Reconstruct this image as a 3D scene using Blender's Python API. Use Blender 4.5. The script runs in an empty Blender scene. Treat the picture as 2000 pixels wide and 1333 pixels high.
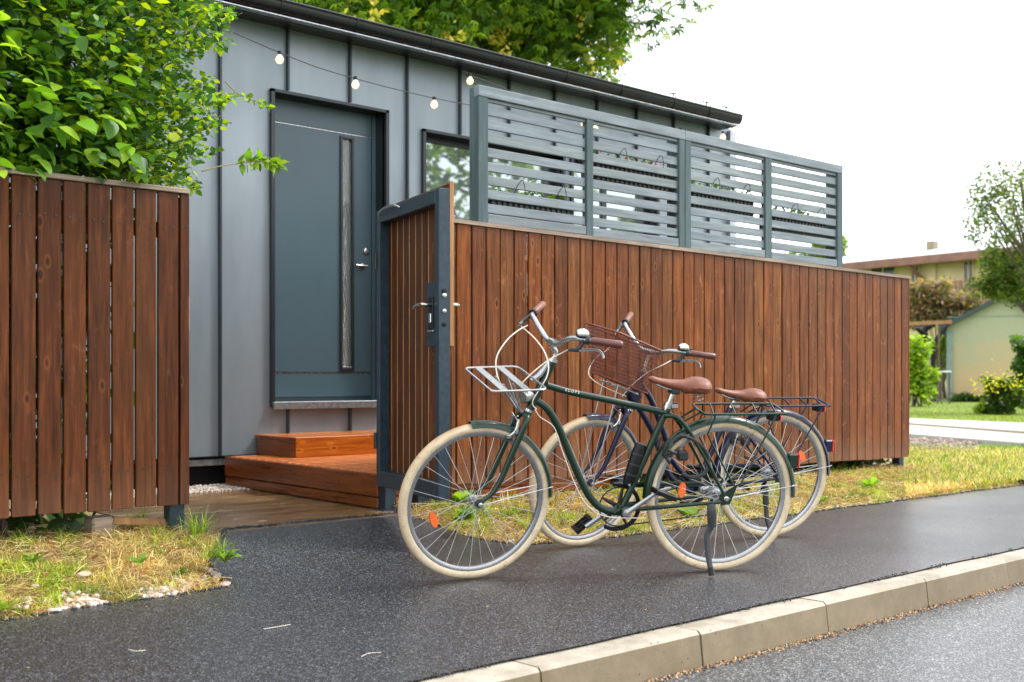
import bpy, math, random
import numpy as np
from math import sin, cos, pi, radians, atan2, sqrt
from mathutils import Matrix, Vector
random.seed(7); RNG = np.random.default_rng(7)
SC = bpy.context.scene; COL = SC.collection

# ------------------------------------------------------------------ camera
F = 2170.0; HZ = 740.0; H = 0.87; TH = atan2(2500, F)
cam = bpy.data.cameras.new('camera'); co = bpy.data.objects.new('camera', cam); COL.objects.link(co)
co.location = (0, 0, H); co.rotation_euler = (pi / 2, 0, TH - pi / 2)
cam.sensor_width = 36; cam.lens = F / 2000 * 36; cam.shift_y = (HZ - 666.5) / 2000
cam.clip_start = .05; cam.clip_end = 2000
cam.dof.use_dof = True; cam.dof.focus_distance = 5.3; cam.dof.aperture_fstop = 3.2
SC.camera = co
# ------------------------------------------------------------------ light
SUN_EL = radians(52); SUN_AZ = (0.86, -0.5)      # towards the sun, from the right and a little behind the camera
w = bpy.data.worlds.new('World'); SC.world = w; w.use_nodes = True
wn = w.node_tree; wn.nodes.clear()
sky = wn.nodes.new('ShaderNodeTexSky'); sky.sky_type = 'NISHITA'; sky.sun_disc = False
sky.sun_elevation = SUN_EL; sky.sun_rotation = atan2(SUN_AZ[0], SUN_AZ[1]); sky.dust_density = 3; sky.ozone_density = 1
hs = wn.nodes.new('ShaderNodeHueSaturation'); hs.inputs['Saturation'].default_value = .12
mx = wn.nodes.new('ShaderNodeMix'); mx.data_type = 'RGBA'; mx.inputs[0].default_value = .72   # the cloud layer over that sky
mx.inputs[7].default_value = (9.6, 9.9, 10.3, 1)
bg = wn.nodes.new('ShaderNodeBackground'); bg.inputs[1].default_value = .135
wo = wn.nodes.new('ShaderNodeOutputWorld')
wn.links.new(sky.outputs[0], hs.inputs['Color']); wn.links.new(hs.outputs[0], mx.inputs[6])
wn.links.new(mx.outputs[2], bg.inputs[0]); wn.links.new(bg.outputs[0], wo.inputs[0])
sl = bpy.data.lights.new('sun', 'SUN'); sl.energy = 1.5; sl.angle = radians(10); sl.color = (1, .96, .89)
so = bpy.data.objects.new('sun', sl); COL.objects.link(so)
so.rotation_euler = Vector((SUN_AZ[0] * cos(SUN_EL), SUN_AZ[1] * cos(SUN_EL), sin(SUN_EL))).to_track_quat('Z', 'Y').to_euler()
SC.view_settings.view_transform = 'Standard'; SC.view_settings.look = 'None'
SC.view_settings.gamma = 1; SC.view_settings.use_curve_mapping = False
SC.view_settings.exposure = 1.15

# ------------------------------------------------------------------ picture to place
VW = np.array([cos(TH), sin(TH), 0.]); RT = np.array([sin(TH), -cos(TH), 0.]); CP = np.array([0, 0, H])
def ray(x, y): return VW * F + RT * (x - 1000) + np.array([0, 0, 1.]) * (HZ - y)
def onv(x, y, v): r = ray(x, y); return CP + r * (v / r[1])
def onz(x, y, z=0.): r = ray(x, y); return CP + r * ((z - H) / r[2])
def at(x, y, Y): return CP + ray(x, y) * (Y / F)
def uat(x, v): return float(onv(x, HZ, v)[0])

# ------------------------------------------------------------------ materials
MATS = {}
class NT:
    def __init__(s, name):
        s.m = bpy.data.materials.new(name); s.m.use_nodes = True; s.t = s.m.node_tree
        s.b = s.t.nodes['Principled BSDF']; s.out = s.t.nodes['Material Output']
        MATS[name] = s.m
    def n(s, typ, **k):
        o = s.t.nodes.new('ShaderNode' + typ)
        for a, v in k.items(): setattr(o, a, v)
        return o
    def l(s, a, b): s.t.links.new(a, b)
    def coords(s, scale=(1, 1, 1), rnd=True, kind='Object'):
        tc = s.n('TexCoord'); mp = s.n('Mapping'); mp.inputs['Scale'].default_value = scale
        s.l(tc.outputs[kind], mp.inputs['Vector'])
        if rnd:
            oi = s.n('ObjectInfo'); cx = s.n('CombineXYZ'); m = s.n('Math', operation='MULTIPLY'); m.inputs[1].default_value = 91.7
            s.l(oi.outputs['Random'], m.inputs[0])
            m2 = s.n('Math', operation='MULTIPLY'); m2.inputs[1].default_value = 37.3; s.l(oi.outputs['Random'], m2.inputs[0])
            s.l(m.outputs[0], cx.inputs[0]); s.l(m2.outputs[0], cx.inputs[1]); s.l(m.outputs[0], cx.inputs[2])
            s.l(cx.outputs[0], mp.inputs['Location'])
        return mp.outputs[0]
    def noise(s, vec, scale, detail=4, rough=.55, dist=0):
        o = s.n('TexNoise'); o.inputs['Scale'].default_value = scale; o.inputs['Detail'].default_value = detail
        o.inputs['Roughness'].default_value = rough; o.inputs['Distortion'].default_value = dist
        s.l(vec, o.inputs['Vector']); return o.outputs['Fac']
    def vor(s, vec, scale, feat='F1'):
        o = s.n('TexVoronoi', feature=feat); o.inputs['Scale'].default_value = scale; s.l(vec, o.inputs['Vector']); return o
    def ramp(s, fac, stops):
        o = s.n('ValToRGB'); e = o.color_ramp.elements
        while len(e) < len(stops): e.new(.5)
        for i, (p, c) in enumerate(stops):
            e[i].position = p; e[i].color = (c if hasattr(c, '__len__') else (c, c, c)) [:3] + (1,) if hasattr(c, '__len__') else (c, c, c, 1)
        s.l(fac, o.inputs[0]); return o.outputs[0]
    def mix(s, fac, a, b, mode='MIX'):
        o = s.n('Mix', data_type='RGBA', blend_type=mode)
        for i, v in ((0, fac), (6, a), (7, b)):
            if hasattr(v, 'is_linked') or hasattr(v, 'links'): s.l(v, o.inputs[i])
            else: o.inputs[i].default_value = v if i == 0 else (tuple(v) + (1,))[:4]
        return o.outputs[2]
    def rng(s, v, a, b, c=0., d=1.):
        o = s.n('MapRange'); o.inputs[1].default_value = c; o.inputs[2].default_value = d; o.inputs[3].default_value = a; o.inputs[4].default_value = b
        s.l(v, o.inputs[0]); return o.outputs[0]
    def bump(s, h, strength=.3, dist=.01, prev=None):
        o = s.n('Bump'); o.inputs['Strength'].default_value = strength; o.inputs['Distance'].default_value = dist
        s.l(h, o.inputs['Height'])
        if prev is not None: s.l(prev, o.inputs['Normal'])
        s.l(o.outputs[0], s.b.inputs['Normal']); return o.outputs[0]
    def set(s, **k):
        for a, v in k.items():
            i = s.b.inputs[a.replace('_', ' ')]
            if hasattr(v, 'links'): s.l(v, i)
            else: i.default_value = (tuple(v) + (1,))[:4] if hasattr(v, '__len__') and len(v) == 3 else v
        return s.m

def simple(name, c, rough=.5, metal=0., coat=0., var=.12, scale=8, bump=0., bscale=80, **k):
    s = NT(name); v = s.coords(rnd=True)
    n = s.noise(v, scale, 5)
    c = np.array(c, float)
    col = s.ramp(n, [(.3, tuple(c * (1 - var))), (.7, tuple(np.minimum(c * (1 + var), 1)))])
    s.set(Base_Color=col, Metallic=metal, Coat_Weight=coat, Coat_Roughness=.08)
    s.set(Roughness=s.rng(s.noise(v, scale * 3, 3), max(rough - .08, .02), rough + .08))
    if bump: s.bump(s.noise(v, bscale, 4), bump, .003)
    for a, b in k.items(): s.set(**{a: b})
    return s.m

def wood(name, dark, mid, light, rough=.42, axis=2, scale=1., pale=.5, knots=True, spec=.15, hue=.5, kn=1., dirt=0):
    s = NT(name)
    sc = [14 * scale] * 3; sc[axis] = .9 * scale
    v = s.coords(tuple(sc)); sc2 = [3.2 * scale] * 3; sc2[axis] = .9 * scale; v2 = s.coords(tuple(sc2))
    oi = s.n('ObjectInfo')
    g1 = s.noise(v, 3.2, 6, .65, .4); g2 = s.noise(v2, 1.1, 4, .6)
    c = s.ramp(g1, [(.28, dark), (.52, mid), (.76, light)])
    c = s.mix(s.rng(g2, 0, .7, .38, .72), c, tuple(np.array(mid) * .62))
    tone = s.ramp(oi.outputs['Random'], [(0, (.72, .62, .6)), (.25, (1., 1., 1.)), (.5, (1.3, 1.12, .75)), (.7, (.9, .82, .9)), (.85, (1.2, 1.3, 1.15)), (1, (.78, .78, .9))])
    c = s.mix(hue, c, s.mix(1., c, tone, 'MULTIPLY'))
    if knots:
        sc3 = [9. * scale] * 3; sc3[axis] = 4.2 * scale; v3 = s.coords(tuple(sc3)); vo = s.vor(v3, 1.)
        k = s.rng(vo.outputs['Distance'], .75 * kn, 0, .05, .11)
        c = s.mix(k, c, tuple(np.array(dark) * .6))
        k2 = s.rng(vo.outputs['Distance'], kn, 0, .12, .17); k3 = s.rng(vo.outputs['Distance'], 0, 1, .08, .12)
        kk = s.n('Math', operation='MULTIPLY'); s.l(k2, kk.inputs[0]); s.l(k3, kk.inputs[1])
        kc = s.n('Math', operation='MULTIPLY'); kc.inputs[1].default_value = .5; s.l(kk.outputs[0], kc.inputs[0])
        c = s.mix(kc.outputs[0], c, light)
    if pale:
        p = s.noise(s.coords((9 * scale, 9 * scale, 5 * scale) if axis == 2 else (5 * scale, 9 * scale, 9 * scale)), 1.6, 5, .7, 1.2)
        c = s.mix(s.rng(p, 0, pale, .6, .8), c, tuple(np.minimum(np.array(light) * 1.5 + .08, .8)))
    if dirt:
        tc = s.n('TexCoord'); sx = s.n('SeparateXYZ'); s.l(tc.outputs['Generated'], sx.inputs[0])
        a1 = s.n('Math', operation='ADD'); s.l(sx.outputs[2], a1.inputs[0]); s.l(s.rng(g2, -.12, .12), a1.inputs[1])
        c = s.mix(s.rng(a1.outputs[0], .5 * dirt, 0, .0, .16), c, (.24, .15, .10))
        c = s.mix(s.rng(a1.outputs[0], 0, .35 * dirt, .90, 1.02), c, (.10, .06, .045))
        sp = s.vor(s.coords((60, 60, 26)), 1.); m1 = s.n('Math', operation='MULTIPLY'); s.l(s.rng(sp.outputs['Distance'], .35 * dirt, 0, .06, .12), m1.inputs[0]); s.l(s.rng(g2, 0, 1, .5, .62), m1.inputs[1])
        c = s.mix(m1.outputs[0], c, (.5, .38, .28))
    s.set(Base_Color=c, Roughness=s.rng(g1, rough - .1, rough + .16), Specular_IOR_Level=spec)
    s.bump(g1, .25, .0025)
    return s.m

WOODF = wood('fence_wood', (.038, .011, .003), (.148, .047, .013), (.31, .115, .034), pale=.55, hue=.9, dirt=.7)
WOODL = wood('left_fence_wood', (.026, .008, .003), (.088, .027, .008), (.17, .054, .017), pale=.2, hue=.6, dirt=.3)
WOODG = wood('gate_wood', (.03, .010, .004), (.085, .028, .009), (.19, .066, .018), pale=.15, hue=.6)
WOODC = wood('weathered_cap_wood', (.12, .085, .06), (.30, .235, .18), (.46, .39, .32), axis=0, pale=.6, rough=.6, knots=False)
WOODT = wood('bare_tan_wood', (.22, .10, .04), (.40, .22, .11), (.55, .36, .2), pale=.3, rough=.6)
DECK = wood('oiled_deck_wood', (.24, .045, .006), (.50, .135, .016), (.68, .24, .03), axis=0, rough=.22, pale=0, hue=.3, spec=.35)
DECKS = wood('shaded_deck_side_wood', (.06, .014, .004), (.16, .042, .008), (.27, .08, .015), axis=1, rough=.26, pale=0, hue=.3, spec=.35)  # deck wood again, with the shade of the left sides in its darker colours
SCREEN = wood('grey_stained_wood', (.12, .15, .165), (.215, .25, .27), (.31, .35, .37), axis=0, rough=.5, pale=.12, hue=.12, kn=.35)
SCREENV = wood('grey_stained_post_wood', (.05, .072, .08), (.085, .12, .13), (.14, .18, .195), axis=2, rough=.5, pale=.1, hue=.12, knots=False)

def metal_wall():
    s = NT('grey_sheet_metal'); v = s.coords((1, 1, 1))
    n = s.noise(s.coords((3, 3, .8)), 1.2, 4); n2 = s.noise(v, 60, 4)
    st = s.noise(s.coords((40, 40, 1.5)), 1.5, 5)
    c = s.ramp(n, [(.3, (.185, .222, .25)), (.7, (.245, .285, .318))])
    c = s.mix(s.rng(st, 0, .12, .5, .8), c, (.15, .17, .185))
    s.set(Base_Color=c, Roughness=s.rng(n2, .30, .42), Metallic=.25)
    b = s.bump(s.noise(s.coords((1.5, 1.5, .6)), 1.3, 2), .6, .02); s.bump(n2, .04, .001, b)
    return s.m
SHEET = metal_wall()
SEAM = simple('dark_seam_metal', (.035, .045, .056), .38, .3)
BLACKM = simple('black_gutter_metal', (.022, .023, .026), .25, .55, bump=.05)
DOORM = simple('blue_grey_door_paint', (.050, .088, .108), .38, 0, var=.05, scale=2)
FRAMEM = simple('dark_frame_metal', (.022, .026, .032), .35, .3)
GATEM = simple('gate_steel_paint', (.016, .032, .048), .38, .2, var=.3, scale=30, bump=.15, bscale=200)
ZINC = simple('zinc_sill', (.42, .45, .48), .3, .8, var=.3, scale=30)
CHROME = simple('brushed_steel', (.45, .445, .43), .2, 1., var=.1)
ALU = simple('silver_alloy', (.33, .34, .355), .28, .85, var=.1, scale=30)
SPOKE = simple('spoke_steel', (.75, .75, .76), .3, .7, var=.05)
GREEN = simple('dark_green_enamel', (.003, .021, .010), .3, 0, coat=.25, var=.1, bump=.02, bscale=400, Specular_IOR_Level=.3)
NAVY = simple('navy_enamel', (.003, .005, .028), .3, 0, coat=.25, var=.1, Specular_IOR_Level=.3)
BLACKP = simple('black_plastic', (.006, .006, .007), .35, bump=.1, bscale=200, Specular_IOR_Level=.25)
DGREY = simple('dark_grey_alloy', (.03, .032, .035), .4, .4)
LEATHER = simple('brown_leather', (.15, .040, .017), .45, 0, coat=.0, var=.22, scale=25, bump=.25, bscale=260)
GRIP = simple('brown_grip_leather', (.09, .022, .012), .38, 0, coat=.2, var=.25, scale=40, bump=.3, bscale=300)
BASKM = simple('brown_basket_wire', (.15, .045, .03), .38, .1, var=.35, scale=60)
WHITEC = simple('cream_cable', (.74, .68, .58), .4, var=.05)
ORANGE = simple('orange_reflector', (.85, .14, .01), .15, 0, coat=1, var=.1)
RED = simple('red_lens', (.65, .01, .012), .12, 0, coat=1, var=.1)
WHITEP = simple('white_paint_letters', (.85, .85, .82), .4, var=.03)
GLASSB = NT('bulb_glass'); GLASSB.set(Base_Color=(1, .93, .8), Roughness=.05, Emission_Color=(1, .70, .30), Emission_Strength=.55, Alpha=.5); GLASSB = GLASSB.m

def tyre_mat():
    s = NT('cream_tyre'); v = s.coords((1, 1, 1), rnd=False)
    n = s.noise(v, 14, 6, .7); n2 = s.noise(v, 90, 4)
    tc = s.n('TexCoord'); sp = s.n('SeparateXYZ'); s.l(tc.outputs['Object'], sp.inputs[0])
    ab = s.n('Math', operation='ABSOLUTE'); s.l(sp.outputs[1], ab.inputs[0])
    c = s.ramp(n, [(.3, (.50, .39, .25)), (.65, (.68, .57, .40))])
    at_ = s.n('Attribute', attribute_name='tread')
    d = s.n('Math', operation='MULTIPLY'); s.l(at_.outputs['Fac'], d.inputs[0]); s.l(s.rng(n, .3, 1., .3, .6), d.inputs[1])
    c = s.mix(d.outputs[0], c, (.24, .12, .04))
    sp2 = s.rng(s.noise(v, 30, 3), 0, .8, .66, .74)
    c = s.mix(sp2, c, (.16, .09, .04))
    c = s.mix(s.rng(s.noise(v, 5, 5, .7), 0, .45, .5, .72), c, (.42, .30, .17))
    s.set(Base_Color=c, Roughness=.55); s.bump(n2, .2, .001); return s.m
TYRE = tyre_mat()
def glass_mat(name, tint, rough=.02):
    s = NT(name); s.set(Base_Color=tint, Roughness=rough, Coat_Weight=1., Coat_Roughness=.01, Metallic=.75)
    s.bump(s.noise(s.coords((1, 1, 1)), 1.2, 2), .1, .02)
    return s.m
GLASS = glass_mat('window_glass', (.36, .42, .42))
s = NT('obscure_glass'); v = s.coords((1, 1, 1)); s.set(Base_Color=(.05, .07, .06), Roughness=.08, IOR=2.0, Coat_Weight=1.); s.bump(s.vor(v, 110).outputs['Distance'], 1., .006); OBSC = s.m

def asphalt(name, lo, hi, wet_lo, wet_hi, scale=150):
    s = NT(name); v = s.coords((1, 1, 1), rnd=False)
    vo = s.vor(v, scale); n = s.noise(v, 40, 6, .7); big = s.noise(v, .9, 5, .6); sp = s.vor(v, 46)
    cellr = s.n('SeparateColor'); s.l(vo.outputs['Color'], cellr.inputs[0])
    c = s.ramp(cellr.outputs[0], [(0, tuple(np.array(lo) * .5)), (.45, lo), (.7, hi), (.86, tuple(np.array(hi) * 2.4)), (1., tuple(np.minimum(np.array(hi) * 6, .3)))])
    c = s.mix(s.rng(big, 0, .35, .35, .7), c, tuple(np.array(lo) * .6))
    dirt = s.n('Math', operation='MULTIPLY'); s.l(s.rng(s.noise(v, 2.2, 6, .75, .5), 0, 1, .6, .8), dirt.inputs[0]); s.l(s.rng(n, 0, .8, .5, .62), dirt.inputs[1])
    c = s.mix(dirt.outputs[0], c, (.16, .115, .075))
    s.set(Base_Color=c, Roughness=s.rng(big, wet_lo, wet_hi, .35, .65), Specular_IOR_Level=.5, Coat_Weight=.5, Coat_Roughness=.31)
    b = s.bump(vo.outputs['Distance'], .8, .004); s.bump(n, .25, .003, b)
    return s.m
ASPH = asphalt('new_wet_asphalt', (.004, .0045, .006), (.024, .026, .031), .42, .58, 175)
ROADM = asphalt('wet_road_asphalt', (.018, .020, .024), (.062, .067, .073), .34, .5, 150)
def concrete(name, a, b, rough, spots=(.12, .08, .05), sc=1.):
    s = NT(name); v = s.coords((1, 1, 1), rnd=False)
    n = s.noise(v, 6 * sc, 8, .7); f = s.noise(v, 120, 4, .7)
    c = s.ramp(n, [(.3, a), (.7, b)])
    c = s.mix(s.rng(f, .3, 0, .3, .5), c, tuple(np.array(a) * .6))
    p = s.vor(v, 34); pk = s.n('Math', operation='MULTIPLY'); s.l(s.rng(p.outputs['Distance'], 1, 0, .1, .2), pk.inputs[0]); s.l(s.rng(s.noise(v, 9, 3), 0, 1, .5, .6), pk.inputs[1])
    c = s.mix(pk.outputs[0], c, spots)
    s.set(Base_Color=c, Roughness=rough); bb = s.bump(f, .3, .002); s.bump(p.outputs['Distance'], .15, .002, bb); return s.m
KERB0 = concrete('plain_concrete', (.185, .145, .09), (.29, .235, .155), .6)
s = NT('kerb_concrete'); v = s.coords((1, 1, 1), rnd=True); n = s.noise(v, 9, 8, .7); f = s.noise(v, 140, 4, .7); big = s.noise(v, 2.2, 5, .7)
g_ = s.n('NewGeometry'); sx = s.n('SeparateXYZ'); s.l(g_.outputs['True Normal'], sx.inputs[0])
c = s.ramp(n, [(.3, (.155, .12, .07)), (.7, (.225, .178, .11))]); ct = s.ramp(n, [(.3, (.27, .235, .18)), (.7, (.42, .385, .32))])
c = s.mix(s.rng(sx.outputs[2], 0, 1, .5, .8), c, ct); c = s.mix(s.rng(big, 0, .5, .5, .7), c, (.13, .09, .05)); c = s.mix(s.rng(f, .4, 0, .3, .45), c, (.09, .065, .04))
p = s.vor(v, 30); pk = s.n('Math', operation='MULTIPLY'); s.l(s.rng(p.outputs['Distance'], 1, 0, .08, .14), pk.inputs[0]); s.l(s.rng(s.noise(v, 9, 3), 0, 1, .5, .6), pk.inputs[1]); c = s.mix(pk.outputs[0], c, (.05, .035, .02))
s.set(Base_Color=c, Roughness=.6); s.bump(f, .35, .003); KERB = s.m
def pad_mat():
    s = NT('wet_brown_concrete'); v = s.coords((1, 1, 1), rnd=False); vs = s.coords((1.1, 3.4, 1), rnd=False)
    st = s.noise(vs, 2.3, 7, .7, .3); n = s.noise(v, 60, 4)
    c = s.ramp(st, [(.28, (.085, .042, .016)), (.5, (.20, .115, .05)), (.72, (.36, .25, .14))])
    sp = s.vor(v, 22); c = s.mix(s.rng(sp.outputs['Distance'], .8, 0, .04, .09), c, (.55, .42, .25))
    s.set(Base_Color=c, Roughness=s.rng(st, .14, .36)); s.bump(n, .15, .002); return s.m
PADM = pad_mat()
PALEP = concrete('pale_wet_path_concrete', (.36, .35, .34), (.48, .46, .45), .3)
def soil_mat():
    s = NT('verge_soil'); v = s.coords((1, 1, 1), rnd=False)
    n = s.noise(v, 7, 7, .7); f = s.noise(v, 70, 5, .7)
    c = s.ramp(n, [(.3, (.12, .075, .04)), (.5, (.24, .16, .08)), (.7, (.22, .21, .06))])
    c = s.mix(s.rng(f, 0, .8, .5, .7), c, (.42, .33, .2))
    s.set(Base_Color=c, Roughness=.85); s.bump(f, .6, .01); return s.m
SOIL = soil_mat()
def lawn_mat():
    s = NT('lawn_grass_base'); v = s.coords((1, 1, 1), rnd=False)
    n = s.noise(v, 1.6, 7, .7); f = s.noise(v, 30, 5, .7)
    c = s.ramp(n, [(.3, (.10, .17, .025)), (.55, (.17, .25, .03)), (.75, (.28, .28, .08))])
    c = s.mix(s.rng(f, 0, .6, .45, .7), c, (.06, .1, .02))
    s.set(Base_Color=c, Roughness=.85); s.bump(f, .6, .03); return s.m
LAWN = lawn_mat()

def leafmat(name, rough=.4, trans=.45, spec=.35):
    s = NT(name); a = s.n('Attribute', attribute_name='Col'); oi = s.n('ObjectInfo')
    hsn = s.n('HueSaturation'); s.l(a.outputs['Color'], hsn.inputs['Color'])
    s.l(s.rng(oi.outputs['Random'], .8, 1.2), hsn.inputs['Value'])
    n = s.noise(s.coords((1, 1, 1), rnd=False), 30, 3)
    c = s.mix(s.rng(n, 0, .3, .4, .7), hsn.outputs[0], (.03, .06, .01))
    s.set(Base_Color=c, Roughness=rough, Specular_IOR_Level=spec)
    t = s.n('BsdfTranslucent'); ms = s.n('MixShader'); ms.inputs[0].default_value = trans
    g = s.mix(1., c, (1.45, 1.5, .55), 'MULTIPLY'); s.l(g, t.inputs[0])
    s.l(s.b.outputs[0], ms.inputs[1]); s.l(t.outputs[0], ms.inputs[2]); s.l(ms.outputs[0], s.out.inputs[0]); return s.m
LEAF = leafmat('leaf_green'); BLADE = leafmat('grass_blade', .5, .35, .25)
BARK = simple('bark', (.11, .08, .055), .8, var=.4, scale=14, bump=.6, bscale=40)
STONE = simple('pale_gravel_stone', (.36, .29, .22), .7, var=.35, scale=3, bump=.3)

# ------------------------------------------------------------------ mesh helpers
class MB:
    def __init__(s): s.v = []; s.f = []; s.a = []
    def add(s, vs, fs):
        o = len(s.v); s.v += [tuple(map(float, p)) for p in vs]; s.f += [tuple(i + o for i in f) for f in fs]; return s
    def box(s, x0, x1, y0, y1, z0, z1, bev=0.):
        if bev <= 0:
            vs = [(x, y, z) for z in (z0, z1) for y in (y0, y1) for x in (x0, x1)]
            return s.add(vs, [(0, 2, 3, 1), (4, 5, 7, 6), (0, 1, 5, 4), (2, 6, 7, 3), (0, 4, 6, 2), (1, 3, 7, 5)])
        b = min(bev, (x1 - x0) * .45, (y1 - y0) * .45, (z1 - z0) * .45)
        X = (x0, x1); Y = (y0, y1); Z = (z0, z1); vs = []; idx = {}
        for i in (0, 1):
            for j in (0, 1):
                for k in (0, 1):
                    sx, sy, sz = 1 - 2 * i, 1 - 2 * j, 1 - 2 * k
                    for a in range(3):
                        p = [X[i] + sx * b, Y[j] + sy * b, Z[k] + sz * b]; p[a] = (X[i], Y[j], Z[k])[a]
                        idx[(i, j, k, a)] = len(vs); vs.append(tuple(p))
        fs = []
        def q(l): fs.append(tuple(idx[t] for t in l))
        for i in (0, 1):
            q([(i, 0, 0, 0), (i, 1, 0, 0), (i, 1, 1, 0), (i, 0, 1, 0)][::(1 if i else -1)])
            q([(0, i, 0, 1), (1, i, 0, 1), (1, i, 1, 1), (0, i, 1, 1)][::(-1 if i else 1)])
            q([(0, 0, i, 2), (1, 0, i, 2), (1, 1, i, 2), (0, 1, i, 2)][::(1 if i else -1)])
        for i in (0, 1):
            for j in (0, 1):
                q([(i, j, 0, 0), (i, j, 1, 0), (i, j, 1, 1), (i, j, 0, 1)]); q([(i, 0, j, 0), (i, 1, j, 0), (i, 1, j, 2), (i, 0, j, 2)]); q([(0, i, j, 1), (1, i, j, 1), (1, i, j, 2), (0, i, j, 2)])
                for k in (0, 1): q([(i, j, k, 0), (i, j, k, 1), (i, j, k, 2)])
        return s.add(vs, fs)
    def tube(s, pts, r, seg=8, sm=0, cap=True, flat=1.):
        pts = [np.array(p, float) for p in pts]
        rr = list(r) if hasattr(r, '__len__') else [r] * len(pts)
        if sm and len(pts) > 2:
            P = []; R = []
            for i in range(len(pts) - 1):
                p0 = pts[max(i - 1, 0)]; p1 = pts[i]; p2 = pts[i + 1]; p3 = pts[min(i + 2, len(pts) - 1)]
                for k in range(sm):
                    t = k / sm
                    P.append(.5 * (2 * p1 + (p2 - p0) * t + (2 * p0 - 5 * p1 + 4 * p2 - p3) * t * t + (3 * p1 - p0 - 3 * p2 + p3) * t ** 3)); R.append(rr[i] * (1 - t) + rr[i + 1] * t)
            P.append(pts[-1]); R.append(rr[-1]); pts, rr = P, R
        n = len(pts); vs = []; fs = []; up = None
        for i in range(n):
            d = pts[min(i + 1, n - 1)] - pts[max(i - 1, 0)]; L = np.linalg.norm(d); d = d / L if L > 1e-9 else np.array([0, 0, 1.])
            if up is None:
                a = np.array([0, 1., 0]) if abs(d[1]) < .8 else np.array([1., 0, 0]); up = a - d * (a @ d)
            else: up = up - d * (up @ d)
            up = up / np.linalg.norm(up); sd = np.cross(d, up)
            for k in range(seg):
                a = 2 * pi * (k + .5) / seg; vs.append(pts[i] + (up * cos(a) * flat + sd * sin(a)) * rr[i])
        for i in range(n - 1):
            for k in range(seg):
                k2 = (k + 1) % seg; fs.append((i * seg + k, i * seg + k2, (i + 1) * seg + k2, (i + 1) * seg + k))
        if cap: fs.append(tuple(range(seg))[::-1]); fs.append(tuple((n - 1) * seg + k for k in range(seg)))
        return s.add(vs, fs)
    def lathe(s, c, ax, prof, seg=24):
        c = np.array(c, float); ax = np.array(ax, float); ax /= np.linalg.norm(ax)
        a = np.array([0, 0, 1.]) if abs(ax[2]) < .8 else np.array([1., 0, 0]); u = np.cross(ax, a); u /= np.linalg.norm(u); w_ = np.cross(ax, u)
        vs = []; fs = []; n = len(prof)
        for (r, h) in prof:
            for k in range(seg): t = 2 * pi * k / seg; vs.append(c + ax * h + (u * cos(t) + w_ * sin(t)) * r)
        for i in range(n - 1):
            for k in range(seg): k2 = (k + 1) % seg; fs.append((i * seg + k, i * seg + k2, (i + 1) * seg + k2, (i + 1) * seg + k))
        fs.append(tuple(range(seg))[::-1]); fs.append(tuple((n - 1) * seg + k for k in range(seg)))
        return s.add(vs, fs)
    def plate(s, poly, axis, a, b):
        n = len(poly); vs = []
        for t in (a, b):
            for (p, q) in poly: vs.append({0: (t, p, q), 1: (p, t, q), 2: (p, q, t)}[axis])
        return s.add(vs, [tuple(range(n)), tuple(range(2 * n - 1, n - 1, -1))] + [(i, i + n, (i + 1) % n + n, (i + 1) % n) for i in range(n)])
    def xf(s, fn): s.v = [tuple(fn(np.array(p))) for p in s.v]; return s
    def mesh(s, name, smooth=False):
        me = bpy.data.meshes.new(name); me.from_pydata(s.v, [], s.f); me.validate()
        if smooth:
            me.polygons.foreach_set('use_smooth', [True] * len(me.polygons)); me.set_sharp_from_angle(angle=radians(40))
        me.update(); return me
    def build(s, name, mt, parent=None, smooth=False, loc=None, fix=True):
        me = s.mesh(name, smooth); me.materials.append(mt)
        if fix:
            import bmesh; bm = bmesh.new(); bm.from_mesh(me); bmesh.ops.recalc_face_normals(bm, faces=bm.faces); bm.to_mesh(me); bm.free()
        return link(name, me, parent, loc)
def link(name, data, parent=None, loc=None):
    o = bpy.data.objects.new(name, data); COL.objects.link(o)
    if parent is not None: o.parent = parent
    if loc is not None: o.location = loc
    return o
def tag(o, label=None, cat=None, group=None, kind=None):
    if label: o['label'] = label
    if cat: o['category'] = cat
    if group: o['group'] = group
    if kind: o['kind'] = kind
    return o
def thing(name, label, cat, loc=(0, 0, 0), group=None, rz=0.):
    o = bpy.data.objects.new(name, None); COL.objects.link(o); o.location = loc; o.rotation_euler = (0, 0, rz); o.empty_display_size = .1
    return tag(o, label, cat, group)
def put(mb, name, mt, root, smooth=False):
    """mesh written in world coordinates, parented to an un-rotated root"""
    L = np.array(root.location) if root is not None else np.zeros(3)
    mb.v = [tuple(np.array(p) - L) for p in mb.v]
    return mb.build(name, mt, root, smooth)

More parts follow.
